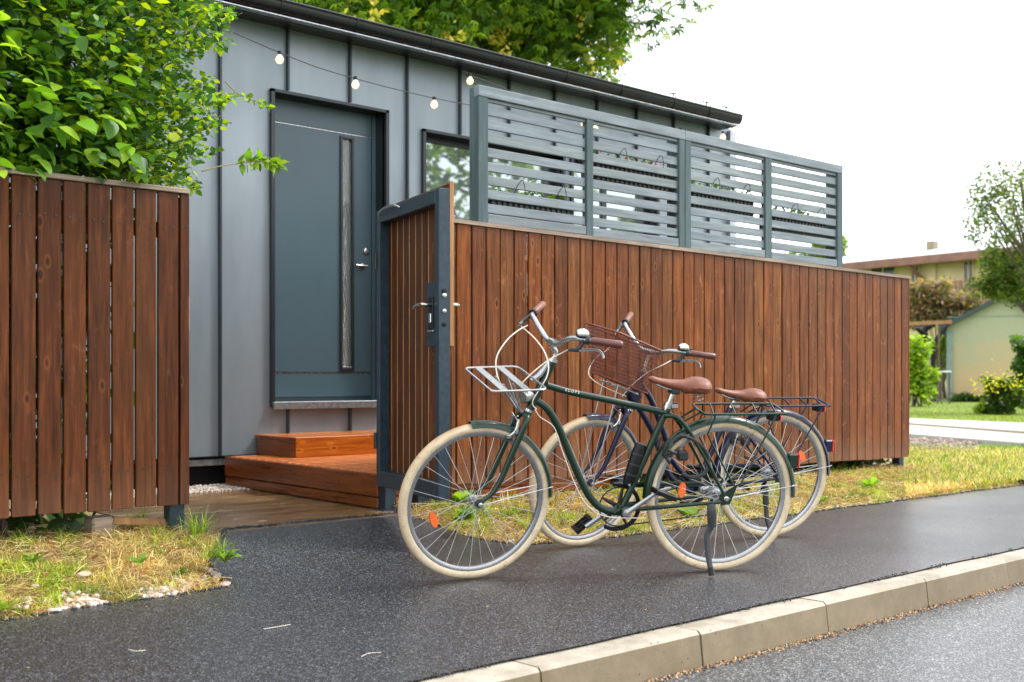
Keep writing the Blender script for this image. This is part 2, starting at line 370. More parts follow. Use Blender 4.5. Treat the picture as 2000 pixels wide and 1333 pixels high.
# fast clouds of small pieces -------------------------------------------------
def rots(yaw, pitch, roll):
    x = np.stack([np.cos(yaw) * np.cos(pitch), np.sin(yaw) * np.cos(pitch), np.sin(pitch)], 1)
    s0 = np.stack([-np.sin(yaw), np.cos(yaw), np.zeros_like(yaw)], 1); n0 = np.cross(x, s0)
    y = s0 * np.cos(roll)[:, None] + n0 * np.sin(roll)[:, None]; z = np.cross(x, y)
    return np.stack([x, y, z], 2)
def cloud(name, tv, tf, pos, R, scl, cols, mt, parent=None, shade=None):
    tv = np.array(tv, float); tf = np.array(tf, int); n = len(pos); k = len(tv)
    scl = np.asarray(scl, float); scl = scl[:, None] * np.ones(3) if scl.ndim == 1 else scl
    V = np.einsum('nij,nkj->nki', R, tv[None] * scl[:, None, :]) + np.asarray(pos)[:, None, :]
    Fi = (tf[None] + (np.arange(n) * k)[:, None, None]).reshape(-1, 3)
    me = bpy.data.meshes.new(name); me.vertices.add(n * k); me.vertices.foreach_set('co', V.reshape(-1).astype(np.float32))
    me.loops.add(len(Fi) * 3); me.loops.foreach_set('vertex_index', Fi.reshape(-1).astype(np.int32))
    me.polygons.add(len(Fi)); me.polygons.foreach_set('loop_start', (np.arange(len(Fi)) * 3).astype(np.int32))
    me.update(calc_edges=True)
    ca = me.color_attributes.new('Col', 'FLOAT_COLOR', 'POINT')
    c = np.ones((n, k, 4)); c[:, :, :3] = np.asarray(cols)[:, None, :]
    if shade is not None: c[:, :, :3] *= np.array(shade)[None, :, None]
    ca.data.foreach_set('color', c.reshape(-1).astype(np.float32))
    me.polygons.foreach_set('use_smooth', np.ones(len(Fi), bool)); me.materials.append(mt)
    return link(name, me, parent)
def leaf_template(w_=.32, fold=.12, curl=.18, n=4, tip=.75):
    vs = []; fs = []
    for i in range(n + 1):
        t = i / n; ww = w_ * (sin(pi * min(t, 1) ** tip)) ** .8 if 0 < i < n else .0
        z = -curl * t * t
        vs += [(t, 0, z), (t - .02, ww, z + fold * ww * 2), (t - .02, -ww, z + fold * ww * 2)]
    for i in range(n):
        a = i * 3; b = a + 3
        for q in ((a, b, b + 1, a + 1), (a, a + 2, b + 2, b)):
            fs += [(q[0], q[1], q[2]), (q[0], q[2], q[3])]
    return vs, fs
LT = leaf_template(.33, .12, .22, 6, .68); LTS = leaf_template(.36, .1, .1, 3); LTN = leaf_template(.17, .1, .25, 3)
def jagged_leaf():
    vs = []; fs = []; n = 9
    for i in range(n + 1):
        t = i / n; w_ = (.05 + .13 * t) * (1.25 if i % 2 else .45) if i < n else 0; z = .16 * sin(pi * t * .9) - .10 * t
        vs += [(t, 0, z), (t - .05, w_, z + w_ * .35), (t - .05, -w_, z + w_ * .3)]
    for i in range(n):
        a = i * 3; b = a + 3
        for q in ((a, b, b + 1, a + 1), (a, a + 2, b + 2, b)): fs += [(q[0], q[1], q[2]), (q[0], q[2], q[3])]
    return vs, fs
LTJ = jagged_leaf()
def blade_template(b=.5):
    vs = [(0, -.5, 0), (0, .5, 0), (.12 * b, -.4, .4), (.12 * b, .4, .4), (.45 * b, -.22, .78), (.45 * b, .22, .78), (.95 * b, 0, 1.)]
    return vs, [(0, 1, 3), (0, 3, 2), (2, 3, 5), (2, 5, 4), (4, 5, 6)]
def palmate():
    vs = []; fs = []
    for k, a in enumerate((-70, -35, 0, 35, 70)):
        L = 1. - .12 * abs(k - 2); o = len(vs); c, s_ = cos(radians(a)), sin(radians(a))
        for (x, y, z) in ((0, 0, 0), (.55 * L, .13, .02), (L, 0, -.22), (.55 * L, -.13, .02), (.5 * L, 0, -.06)):
            vs.append((x * c - y * s_, x * s_ + y * c, z))
        fs += [(o, o + 4, o + 1), (o + 1, o + 4, o + 2), (o, o + 3, o + 4), (o + 4, o + 3, o + 2)]
    return vs, fs
def stone_template():
    t = (1 + 5 ** .5) / 2
    v = [(-1, t, 0), (1, t, 0), (-1, -t, 0), (1, -t, 0), (0, -1, t), (0, 1, t), (0, -1, -t), (0, 1, -t), (t, 0, -1), (t, 0, 1), (-t, 0, -1), (-t, 0, 1)]
    f = [(0, 11, 5), (0, 5, 1), (0, 1, 7), (0, 7, 10), (0, 10, 11), (1, 5, 9), (5, 11, 4), (11, 10, 2), (10, 7, 6), (7, 1, 8), (3, 9, 4), (3, 4, 2), (3, 2, 6), (3, 6, 8), (3, 8, 9), (4, 9, 5), (2, 4, 11), (6, 2, 10), (8, 6, 7), (9, 8, 1)]
    r = random.Random(3); v = [tuple(c / 1.9 * (1 + .35 * (r.random() - .5)) for c in p) for p in v]
    return v, f
STT = stone_template()
def pal(cols, n, j=.15):
    cols = np.array(cols); c = cols[RNG.integers(0, len(cols), n)]
    return np.clip(c * (1 + j * (RNG.random((n, 1)) * 2 - 1)), 0, 1)
def vnoise(x, y, s=1., seed=0):
    x = x * s + seed * 13.7; y = y * s + seed * 7.1
    return .5 + .25 * (np.sin(x * 1.7 + 1.3 * np.sin(y * 1.1)) + np.sin(y * 2.3 + 1.7 * np.sin(x * .9 + 2)))

# ================================================================== SETTING
def gz(u, v):
    u = np.asarray(u, float); v = np.asarray(v, float)
    t = np.clip((v - 4.15) / 1.0, 0, 1); t = t * t * (3 - 2 * t)
    top = .14 - .012 * np.clip(u - 4, 0, 6)
    z = top * t
    far = np.clip((u - 10) / 6, 0, 1)
    return z * (1 - far * .3)
def sheet(name, poly_u, v0f, v1f, nv, mt, dz=0., bumpy=0., zf=gz):
    vs = []; fs = []; us = poly_u; seedn = len(name)
    for i, u in enumerate(us):
        for j in range(nv + 1):
            v = v0f(u) + (v1f(u) - v0f(u)) * j / nv
            vs.append((u, v, float(zf(u, v)) + dz + bumpy * (random.random() - .5)))
    for i in range(len(us) - 1):
        for j in range(nv): a = i * (nv + 1) + j; fs.append((a, a + nv + 1, a + nv + 2, a + 1))
    return tag(MB().add(vs, fs).build(name, mt, None, True, fix=False), kind='structure')
# ground to the horizon
tag(MB().add([(-300, -300, -.16), (700, -300, -.16), (700, 900, -.16), (-300, 900, -.16)], [(0, 1, 2, 3)]).build('ground', LAWN, None, fix=False), kind='structure')
# road
vs = []
tag(MB().add([(-40, -4.5, -.12), (90, -4.5, -.12), (90, 2.47, -.12), (-40, 2.47, -.12)], [(0, 1, 2, 3)]).build('road', ROADM, None, fix=False), kind='structure')
# kerb with individual stones
kr = thing('kerb', 'long line of sandy concrete kerb stones between the pavement and the road', 'kerb', (0, 2.47, -.12)); tag(kr, kind='structure')
del kr['category']; 
base = -6 + .263
joints = [-.75 * k + 2.263 for k in range(1, 12)][::-1] + [2.263, 3.008, 3.767, 4.53, 5.29] + [5.29 + .76 * k for k in range(1, 26)]
prof = [(2.455, -.14), (2.47, -.012), (2.482, .0), (2.62, -.003), (2.62, -.14)]
kme = None
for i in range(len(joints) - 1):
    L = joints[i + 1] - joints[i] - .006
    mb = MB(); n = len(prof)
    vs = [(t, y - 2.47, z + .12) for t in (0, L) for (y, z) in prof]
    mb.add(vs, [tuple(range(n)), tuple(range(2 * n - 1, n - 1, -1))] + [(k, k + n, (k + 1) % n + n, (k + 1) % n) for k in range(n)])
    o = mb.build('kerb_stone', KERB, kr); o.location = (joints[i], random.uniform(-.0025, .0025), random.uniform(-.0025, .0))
# pavement: asphalt footway with the flare into the gateway
def edge_hi(u):   # back edge of the asphalt
    if u < 2.14: return 4.2 + .05 * (u - 1.2) + .012 * sin(u * 9)
    if u < 2.20: return 4.27 + (u - 2.14) / .06 * .3
    if u < 2.50: return 4.57 + (u - 2.20) / .3 * .44
    if u < 3.52: return 5.01 + .005 * sin(u * 20)
    if u < 3.62: return 5.01 - (u - 3.52) / .10 * .5
    if u < 3.80: return 4.51 - (u - 3.62) / .18 * .22
    if u < 4.4: return 4.29 - (u - 3.8) / .6 * .09
    return 4.2 - .02 * min(u - 4.4, 5) + .01 * sin(u * 7)
us = sorted(set(list(np.arange(-9, 2.0, .25)) + list(np.arange(2, 4.5, .02)) + list(np.arange(4.5, 12, .15)) + list(np.arange(12, 60, 2.))))
sheet('pavement', us, lambda u: 2.588 + .005 * sin(u * 4.1) + .004 * sin(u * 9 + 1), edge_hi, 14, ASPH, dz=.004)
# verge ground behind it (earth), house plot
sheet('verge', [-12, -9] + list(np.arange(-8, 14, .12)), lambda u: 4.0, lambda u: 5.3, 12, SOIL, dz=-.012, bumpy=.012)
sheet('yard_ground', list(np.arange(-12, 14.1, 2.)), lambda u: 5.3, lambda u: 14., 4, SOIL, dz=-.014)
# concrete pad in the gateway
tag(MB().box(2.30, 3.56, 4.96, 6.75, .05, .132).build('concrete_pad', PADM, None), kind='structure')
# open ground to the right of the plot
def lz(u, v): return .06 + 0 * u
mb = MB(); mb.add([(9.1, 4.0, .045), (120, 4.0, .045), (160, 160, .05), (9.1, 160, .05)], [(0, 1, 2, 3)])
tag(mb.build('lawn', LAWN, None, fix=False), kind='structure')
# pale path crossing on the right, a raised slab with its darker joint line
a = onz(1700, 846, .07); b = onz(1776, 852, .07); c = onz(2000, 871, .07); c2 = onz(2300, 896, .07); d2 = onz(2300, 836, .07); d = onz(2000, 829, .07); e = onz(1776, 820, .07); f_ = onz(1700, 817, .07)
top = [(p[0], p[1], .1) for p in (a, b, c, c2, d2, d, e, f_)]; bot = [(x, y, .0) for x, y, z in top]
n = 8
tag(MB().add(top + bot, [tuple(range(n))] + [(i, (i + 1) % n, (i + 1) % n + n, i + n) for i in range(n)]).build('path', PALEP, None), kind='structure')
j0 = onz(1700, 826, .104); j1 = onz(1776, 829, .104); j2 = onz(2000, 846, .104); j3 = onz(2300, 868, .104)
js = [(p[0], p[1], .104) for p in (j0, j1, j2, j3)]
tag(MB().tube(js, .02, 6).build('path_joint', SOIL, None), kind='structure')

# ================================================================== HOUSE
WV = 7.167
house = thing('house', 'low modern house clad in grey standing-seam metal behind the brown fence', 'house', (3, WV, .3))
seam_x = [429.1, 560.3, 681.4, 790.2, 894.7, 991.8, 1080.4, 1163.5, 1239, 1313, 1382]
sp = .530
su = [3.529 + sp * k for k in range(-8, 11)]
ZB, ZT = .335, 3.44
DU0, DU1, DZ0, DZ1 = 3.942, 4.905, .70, 2.93        # door opening
W1 = (5.29, 6.80, 1.55, 2.84); W2 = (6.93, 8.05, .75, 2.84)
opens = [(DU0, DU1, DZ0 - .03, DZ1), W1, W2]
def wall_panels(u0, u1):
    # split a cladding bay around openings
    cuts = sorted(set([u0, u1] + [x for o in opens for x in (o[0], o[1]) if u0 < x < u1]))
    spans = {}
    for a, b in zip(cuts, cuts[1:]):
        m = (a + b) / 2; zs = [(ZB, ZT)]
        for o in opens:
            if o[0] < m < o[1]: zs = [(p, q) for (p, q) in ((ZB, o[2]), (o[3], ZT))]
        for z0, z1 in zs:
            key = 'full' if len(zs) == 1 else ('low' if z0 == ZB else 'high')
            spans.setdefault(key, []).append((a, b, z0, z1))
    for key, l in spans.items():
        if key == 'full' or len(spans) == 1 or 'full' not in spans:
            for grp in ([l] if key != 'full' or all(abs(l[i][1] - l[i + 1][0]) < 1e-6 for i in range(len(l) - 1)) else [[q] for q in l]):
                mb = MB()
                for (a, b, z0, z1) in grp: mb.box(a, b, WV, WV + .02, z0, z1)
                put(mb, 'wall_panel', SHEET, house)
        else:
            for (a, b, z0, z1) in l: put(MB().box(a, b, WV, WV + .02, z0, z1), 'wall_panel', SHEET, house)
ue = 9.235
bounds = su + [ue]
for a, b in zip(bounds, bounds[1:]):
    wall_panels(a, b)
for u in su:
    zs = [(ZB, ZT)]
    for o in opens:
        if o[0] - .02 < u < o[1] + .02: zs = [(ZB, o[2] - .02), (o[3] + .03, ZT)]
    mb = MB()
    for z0, z1 in zs:
        mb.box(u - .012, u + .003, WV - .034, WV + .001, z0, z1, .002)
    put(mb, 'seam', SEAM, house)
# body behind, roof, eaves
put(MB().box(-.75, ue - .02, WV + .35, 12.6, .14, ZT), 'wall_core', FRAMEM, house)
mb = MB(); mb.plate([(6.93, 3.485), (12.9, 3.9), (12.9, 4.0), (6.93, 3.505)], 0, -1.2, 8.97); put(mb, 'roof', SHEET, house)
mb = MB().box(-1.2, 9.05, 6.98, 7.25, 3.408, 3.435).box(-1.2, 8.98, 6.955, 6.98, 3.385, 3.475); put(mb, 'eave_board', FRAMEM, house)
put(MB().box(-1.2, 8.98, 6.885, 6.954, 3.390, 3.400, .002), 'eave_highlight_strip', ZINC, house)  # pale strip standing in for the bright highlight along the wet gutter
gr = .047
mb = MB(); K = 14; vs = []; fs = []
prof = [(gr * cos(pi + pi * k / K), 1.72 * gr * sin(pi + pi * k / K)) for k in range(K + 1)]; prof2 = [(p * .93, q * .93) for p, q in prof][::-1]
pr = [(-gr - .006, .008)] + prof + prof2
GV, GZ = 6.895, 3.488
mb.plate([(GV + p, GZ + q) for p, q in pr], 0, -1.3, 8.98)
gut = put(mb, 'gutter', BLACKM, house, True)
mb = MB().tube([(-1.3, GV - gr, GZ + .003), (8.98, GV - gr, GZ + .003)], .009, 8); o = put(mb, 'gutter_bead', BLACKM, house, True)
for px in (315 / 2.381 + 560, 660 / 2.381 + 560, 990 / 2.381 + 560, 1290 / 2.381 + 560, 1545 / 2.381 + 560, 1790 / 2.381 + 560, 1380, 545, 440):
    u = uat(px, GV)
    mb = MB(); pts = [(u, GV + (gr + .004) * cos(a), GZ + 1.72 * (gr + .003) * sin(a)) for a in np.linspace(pi * .93, 2 * pi, 12)]
    mb.tube(pts, .0045, 6); put(mb, 'gutter_bracket', BLACKM, house, True)
mb = MB().plate([(GV + p, GZ + q) for p, q in pr[1:K + 2]], 0, 8.98, 8.988); put(mb, 'gutter_end', BLACKM, house)
for px, py in ((1315, 190), (1380, 205), (1418, 218)):
    P = onv(px, py, 7.3); mb = MB().tube([(P[0], 7.3, 3.60), (P[0], 7.3, 3.70), (P[0] + .05, 7.3, 3.715), (P[0] - .07, 7.3, 3.70)], .008, 5); put(mb, 'snow_guard', BLACKM, house)
put(MB().box(ue - .10, ue, WV - .05, WV + .02, ZB, 3.41, .004), 'corner_trim', ALU, house)
put(MB().box(-.8, ue, WV - .03, WV + .02, ZB - .008, ZB), 'base_flashing', BLACKM, house)
put(MB().box(-.8, ue, WV - .012, WV + .02, .27, .315, .003), 'plinth_strip', ZINC, house)
put(MB().box(-.8, ue, WV + .05, WV + .1, .10, .27), 'plinth', BLACKP, house)
# door ------------------------------------------------------------------
DV = WV + .146
door = put(MB().box(DU0, DU1, DV, DV + .06, DZ0, DZ1), 'door', DOORM, house)
mb = MB()
mb.box(DU0 - .028, DU0, WV - .032, DV + .02, DZ0 - .03, DZ1 + .02).box(DU1, DU1 + .028, WV - .032, DV + .02, DZ0 - .03, DZ1 + .02).box(DU0 - .028, DU1 + .028, WV - .032, DV + .02, DZ1, DZ1 + .022)
put(mb, 'door_surround', FRAMEM, house)
D0 = np.array(door.parent.location)
def dpart(mb, name, mt, sm=False, par=door):
    mb.v = [tuple(np.array(p) - D0) for p in mb.v]; return mb.build(name, mt, par, sm)
zt = float(onv(640, 258, DV)[2]); zk = float(onv(640, 728.5, DV)[2])
rx = uat(722, DV); gx0, gx1 = uat(664, DV), uat(684, DV); gz0, gz1 = float(onv(674, 721, DV)[2]), float(onv(674, 273, DV)[2])
# leaf: raised panels round the glass slot
def leafpanels():
    mb = MB(); y0 = DV - .022; y1 = DV
    mb.box(DU0, gx0, y0, y1, zk + .006, zt, .003); mb.box(gx1, rx, y0, y1, zk + .006, zt, .003)
    mb.box(gx0, gx1, y0, y1, gz1, zt, .001); mb.box(gx0, gx1, y0, y1, zk + .006, gz0, .001)
    return mb
dpart(leafpanels(), 'leaf_panel', DOORM); dpart(MB().box(DU0, rx, DV - .022, DV, DZ0 + .035, zk - .006, .003), 'kick_panel', DOORM)
dpart(MB().box(DU0, rx, DV - .022, DV, zt + .012, DZ1), 'top_panel', DOORM)
dpart(MB().box(DU0, rx, DV - .024, DV, zt, zt + .007).box(DU0, rx, DV - .024, DV, zk - .005, zk + .002), 'groove_trim', ALU)
dpart(MB().box(rx + .004, DU1, DV - .03, DV, DZ0, DZ1), 'door_jamb', DOORM)
mb = MB(); w_ = .016
mb.box(gx0 - w_, gx0 + .004, DV - .036, DV - .018, gz0 - w_, gz1 + w_, .002).box(gx1 - .004, gx1 + w_, DV - .036, DV - .018, gz0 - w_, gz1 + w_, .002).box(gx0, gx1, DV - .036, DV - .018, gz1, gz1 + w_).box(gx0, gx1, DV - .036, DV - .018, gz0 - w_, gz0)
dpart(mb, 'glass_trim', FRAMEM)
dpart(MB().box(gx0, gx1, DV - .012, DV - .006, gz0, gz1), 'glass_strip', OBSC)
dpart(MB().box(gx0, gx1, DV - .034, DV - .01, gz0, gz0 + .02, .006), 'glass_ledge', ALU)
hp = onv(712, 520, DV - .06); lk = onv(716, 491, DV - .03)
mb = MB().lathe((hp[0], DV - .022, hp[2]), (0, -1, 0), [(.024, 0), (.024, .008), (.01, .01), (.01, .05)], 20).tube([(hp[0] + .02, DV - .07, hp[2]), (hp[0] - .085, DV - .07, hp[2])], .009, 10)
dpart(mb, 'door_handle', CHROME, True)
mb = MB().lathe((lk[0], DV - .022, lk[2]), (0, -1, 0), [(.026, 0), (.026, .012), (.016, .02), (.016, .026), (.003, .026)], 20); dpart(mb, 'lock_cylinder', CHROME, True)
dpart(MB().box(DU0 - .02, DU1 + .01, WV - .055, DV, DZ0 - .028, DZ0 + .002, .004).box(DU0 - .02, DU1 + .01, WV - .058, WV - .05, DZ0 - .05, DZ0), 'door_sill', ZINC)
# windows ----------------------------------------------------------------
def window(o, splits=()):
    u0, u1, z0, z1 = o; vv = WV + .12
    mb = MB(); t = .045
    mb.box(u0, u0 + t, vv - .02, vv + .05, z0, z1).box(u1 - t, u1, vv - .02, vv + .05, z0, z1).box(u0 + t, u1 - t, vv - .02, vv + .05, z1 - t, z1).box(u0 + t, u1 - t, vv - .02, vv + .05, z0, z0 + t)
    for x in splits: mb.box(x - .03, x + .03, vv - .02, vv + .05, z0 + t, z1 - t)
    wn_ = put(mb, 'window', FRAMEM, house)
    us_ = [u0 + t] + [x for x in splits] + [u1 - t]
    for a, b in zip(us_, us_[1:]):
        m = MB().box(a + .0, b - .0, vv, vv + .012, z0 + t, z1 - t); m.v = [tuple(np.array(p) - D0) for p in m.v]; m.build('pane', GLASS, wn_)
    m = MB().box(u0 - .028, u0, WV - .03, vv + .03, z0 - .02, z1 + .02).box(u1, u1 + .028, WV - .03, vv + .03, z0 - .02, z1 + .02).box(u0 - .028, u1 + .028, WV - .03, vv + .03, z1, z1 + .022)
    m.v = [tuple(np.array(p) - D0) for p in m.v]; m.build('window_surround', FRAMEM, wn_)
    m = MB().box(u0 - .02, u1 + .02, WV - .05, vv - .02, z0 - .03, z0 - .002, .004); m.v = [tuple(np.array(p) - D0) for p in m.v]; m.build('window_sill', ZINC, wn_)
window(W1); window(W2, (7.45,))

# ================================================================== DECK AND STEP
dk = thing('deck', 'low deck of glossy orange-brown boards in front of the grey door', 'deck', (3.54, 5.2, .14))
y = 5.235; k = 0
while y < 7.05:
    put(MB().box(3.545, 5.6, y, y + .088, .312, .337, .005), 'deck_board', DECK, dk); y += .101
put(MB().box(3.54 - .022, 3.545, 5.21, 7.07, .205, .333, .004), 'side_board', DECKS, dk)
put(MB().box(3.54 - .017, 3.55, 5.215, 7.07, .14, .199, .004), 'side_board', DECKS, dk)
put(MB().box(3.545, 5.6, 5.21, 5.232, .205, .333, .004), 'front_board', DECK, dk)
put(MB().box(3.55, 5.6, 5.216, 5.232, .14, .199, .004), 'front_board', DECK, dk)
st = thing('step', 'smaller orange-brown timber step block standing on the deck under the door', 'step', (3.8, 6.6, .337))
y = 6.62
while y < 7.1:
    put(MB().box(3.802, 5.35, y, y + .115, .448, .474, .003), 'step_board', DECK, st); y += .118
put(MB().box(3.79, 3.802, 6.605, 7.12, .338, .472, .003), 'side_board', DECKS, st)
put(MB().box(3.802, 5.35, 6.595, 6.615, .338, .472, .003), 'front_board', DECK, st)

# ================================================================== FENCES
FV = 5.1
def plank_mesh(w_, h, t=.021, bow=.0):
    return MB().box(0, w_, 0, t, 0, h, .003)
def nails(par, u, w_, zs, V):
    mb = MB()
    for z in zs:
        for du in (.28, .72): mb.lathe((u + w_ * du + random.uniform(-.006, .006), V - .0006, z + random.uniform(-.012, .012)), (0, -1, 0), [(.0048, 0), (.0048, .0006)], 6)
    return mb
# left fence
lf = thing('fence', 'dark brown vertical board fence on the left, half buried under green shrubs', 'fence', (2.35, FV, .14))
gaps = [20.6, 72.5, 122.8, 170.3, 217.9, 263.8, 307.5, 350.9]
ub = [uat(g, FV) for g in gaps]; pitch = .1109
ub = [ub[0] - pitch * k for k in range(24, 0, -1)] + ub + [2.353]
nm = MB()
for a, b in zip(ub, ub[1:]):
    w_ = b - a - .0115 if b != 2.353 else b - a - .006; z0 = .262 + random.uniform(-.004, .004)
    mb = plank_mesh(w_, 1.785 - z0 - .022); o = mb.build('plank', WOODL, lf); o.location = (a + .0057 - 2.35, random.uniform(-.002, .002), z0 - .14)
    if a > .5:
        m = nails(lf, a + .0057, w_, (1.60, .45), FV - .004); nm.v += [tuple(p) for p in []]; nm.add(m.v, m.f)
o = put(nm, 'nail', DGREY, lf); tag(o, kind='stuff')
put(MB().box(-1.2, 2.353, FV - .012, FV + .075, 1.765, 1.789, .003), 'cap', WOODC, lf)
put(MB().box(-1.2, 2.34, FV + .03, FV + .07, 1.55, 1.62), 'rail', WOODL, lf); put(MB().box(-1.2, 2.34, FV + .03, FV + .07, .40, .47), 'rail', WOODL, lf)
for u in (2.27, .6, -1.1): put(MB().box(u, u + .075, FV + .035, FV + .11, .1, 1.75, .004), 'post', GATEM, lf)
put(MB().box(2.353, 2.358, FV + .01, FV + .02, 1.105, 1.27), 'strike_plate', ALU, lf)
tag(MB().box(1.90, 2.0, FV + .04, FV + .16, .1, .225, .01).build('paving_block', WOODC, None), 'small weathered timber block propped under the left fence', 'block')
tag(MB().box(0, .3, -.02, .02, 0, .035, .004).build('timber_offcut', WOODT, None, loc=(2.0, FV + .08, .185)), 'short tan timber offcut lying under the left fence', 'offcut').rotation_euler = (0, .12, .1)
# right fence
rf = thing('fence', 'long reddish-brown vertical board fence behind the two bicycles', 'fence', (4, FV, .14))
A_ = [891.9, 921.3, 949.5, 977.7, 1005, 1031.8, 1057.6, 1083.8, 1109.2, 1133.5, 1158.2, 1182.6, 1205.4, 1227.7, 1250.3, 1271.8, 1293.8, 1315.1, 1336.1, 1356, 1376.3, 1396.1, 1416, 1435.2, 1455, 1473.1, 1491.9, 1509.9, 1527.9, 1545.1, 1562.5, 1579.6, 1596.5, 1612.8, 1628.8, 1644.8, 1659.8, 1674.8, 1690.2, 1704.9, 1719.3, 1733.7, 1747.5, 1761.2, 1774.8]
ub = [uat(g, FV) for g in A_]; ub = [ub[0] - .1149 * k for k in (3, 2, 1)] + ub
nm = MB()
def ftop(u): return 1.775 - .0055 * (u - 4)
def fbot(u): return .247 - .0145 * (u - 4.2)
for a, b in zip(ub, ub[1:]):
    w_ = b - a - .0095 - random.uniform(0, .002); z0 = fbot(a) + random.uniform(-.004, .004)
    mb = plank_mesh(w_, ftop(a) - z0); o = mb.build('plank', WOODF, rf); o.location = (a + .0047 - 4, random.uniform(-.003, .003), z0 - .14)
    m = nails(rf, a + .0037, w_, (ftop(a) - .17 + .01 * sin(a * 7), fbot(a) + .1, fbot(a) + .13), FV - .004); nm.add(m.v, m.f)
o = put(nm, 'nail', DGREY, rf); tag(o, kind='stuff')
mb = MB(); u0, u1 = ub[0], 9.066
mb.add([(u, y_, ftop(u) + dz) for u in (u0, u1) for (y_, dz) in ((FV - .014, .001), (FV + .085, .001), (FV + .085, .024), (FV - .014, .024))], [(0, 1, 2, 3), (7, 6, 5, 4), (0, 4, 5, 1), (1, 5, 6, 2), (2, 6, 7, 3), (3, 7, 4, 0)])
put(mb, 'cap', WOODC, rf)
for zz in (1.55, .40): put(MB().box(ub[0], 9.04, FV + .03, FV + .07, zz - .02, zz + .05), 'rail', WOODG, rf)
for u in (3.75, 5.4, 7.2, 8.96): put(MB().box(u, u + .075, FV + .035, FV + .11, .05, 1.72, .004), 'post', GATEM, rf)
put(MB().box(9.045, 9.062, FV - .004, FV + .09, .2, 1.745, .003), 'end_board', WOODF, rf)

# ================================================================== GATE
gp = thing('gate_post', 'square dark steel post standing at the foot of the open gate', 'post', (3.52, 5.15, .13))
put(MB().box(3.535, 3.61, 5.15, 5.225, .10, 1.74, .004), 'post_tube', GATEM, gp)
put(MB().box(3.51, 3.64, 5.13, 5.25, .125, .14), 'base_plate', GATEM, gp)
gd = -(ray(-125, 740) / np.linalg.norm(ray(-125, 740))); gn = np.array([-gd[1], gd[0], 0])
hin = onv(735, 740, 5.16)
def gpt(t, n, z): return hin + gd * t + gn * n + np.array([0, 0, z - H])
GL = float(((onv(735, 740, 5.16) * 0 + 0)[0])) + .0
# length so the free edge projects to x=857
def projx(P): d = P - CP; return 1000 + F * (d @ RT) / (d @ VW)
L = .5
while projx(gpt(L, 0, H)) < 857 and L < 1.6: L += .002
GL = L
gt = thing('gate', 'open wooden gate in a dark blue steel frame, swung out towards the pavement', 'gate', tuple(hin - np.array([0, 0, H - .28])))
ang = atan2(gd[1], gd[0]); gt.rotation_euler = (0, 0, ang)
# local frame: x along leaf to the free edge, y = +left of it (towards -gn side?), z up from .28
sgn = 1 if np.dot(np.array([-sin(ang), cos(ang), 0]), gn) > 0 else -1
GZ0, GZ1 = .275, 1.80
hz = GZ1 - .28; lb = GZ0 - .28; TK = .06 * sgn
def gbox(mb, x0, x1, n0, n1, z0, z1, bev=.003):
    a, b = sorted((n0 * sgn, n1 * sgn)); return mb.box(x0, x1, a, b, z0, z1, bev)
mb = MB(); ft = .052
gbox(mb, 0, ft, 0, .058, lb, hz); gbox(mb, GL - ft, GL, 0, .058, lb, hz); gbox(mb, ft, GL - ft, 0, .058, hz - .07, hz); gbox(mb, ft, GL - ft, 0, .058, lb, lb + .085)
mb.build('gate_frame', GATEM, gt)
npk = 10; pw = (GL - .004) / npk
for i in range(npk):
    x0 = i * pw
    m = MB(); gbox(m, 0, pw - .009, 0, .02, 0, hz + .03); o = m.build('plank', WOODG, gt); o.location = (x0, .0585 * sgn, .0)
m = MB()
for i in range(1, npk): gbox(m, i * pw - .009, i * pw, .0595, .064, .01, hz + .02, 0)
m.build('gap_strip', WOODT, gt)  # thin tan strips set in the gaps between the gate boards
m = MB(); gbox(m, GL, GL + .002, .0585, .079, .75, hz + .036); m.build('board_edge', WOODT, gt)
m = MB(); lz0 = 1.03 - .28; lz1 = 1.35 - .28
gbox(m, GL - ft - .115, GL - ft, .004, .03, lz0, lz1, .002); lockb = m.build('lock_plate', GATEM, gt)
m = MB(); gbox(m, GL - ft - .078, GL - ft - .02, -.002, .006, lz0 + .085, lz1 - .075); m.build('lock_recess', BLACKP, lockb)
m = MB(); gbox(m, GL - ft - .062, GL - ft - .035, -.008, .0, lz0 + .115, lz0 + .165, .004); m.build('keyhole_cover', CHROME, lockb)
m = MB(); gbox(m, GL - ft - .085, GL - ft - .01, -.006, .0, lz0 + .07, lz0 + .08); m.build('bolt_bar', ALU, lockb)
hzz = 1.235 - .28
m = MB().tube([(GL - ft - .04, sgn * .0, hzz), (GL - ft - .04, -sgn * .045, hzz), (GL - ft - .08, -sgn * .052, hzz), (GL - ft - .13, -sgn * .05, hzz - .004), (GL - ft - .165, -sgn * .045, hzz - .014)], [.009, .009, .010, .008, .005], 10, 4)
m.build('handle', CHROME, gt, True)
m = MB().tube([(GL - .04, sgn * .078, hzz), (GL - .04, sgn * .12, hzz), (GL - .12, sgn * .125, hzz)], .009, 8, 3); m.build('handle', CHROME, gt, True)
for zz, mt_, r_ in ((hzz + .062, BLACKP, .012), (hzz + .042, CHROME, .012), (hzz - .035, CHROME, .011), (hzz - .10, BLACKP, .011)):
    MB().lathe((GL, .028 * sgn, zz), (1, 0, 0), [(r_, 0), (r_, .006), (r_ * .4, .008)], 14).build('bolt', mt_, gt, True)
m = MB().tube([(.06, -sgn * .012, hz - .03), (.14, -sgn * .02, hz - .012), (.24, -sgn * .02, hz - .006), (.33, -sgn * .018, hz - .014), (.37, -sgn * .005, hz - .03)], [.003, .006, .007, .007, .005], 8, 4); m.build('gate_closer', CHROME, gt, True)
for zz in (1.2, .2): MB().lathe((-.012, 0, zz), (0, 0, 1), [(.011, 0), (.011, .09)], 10).build('hinge', DGREY, gt, True)

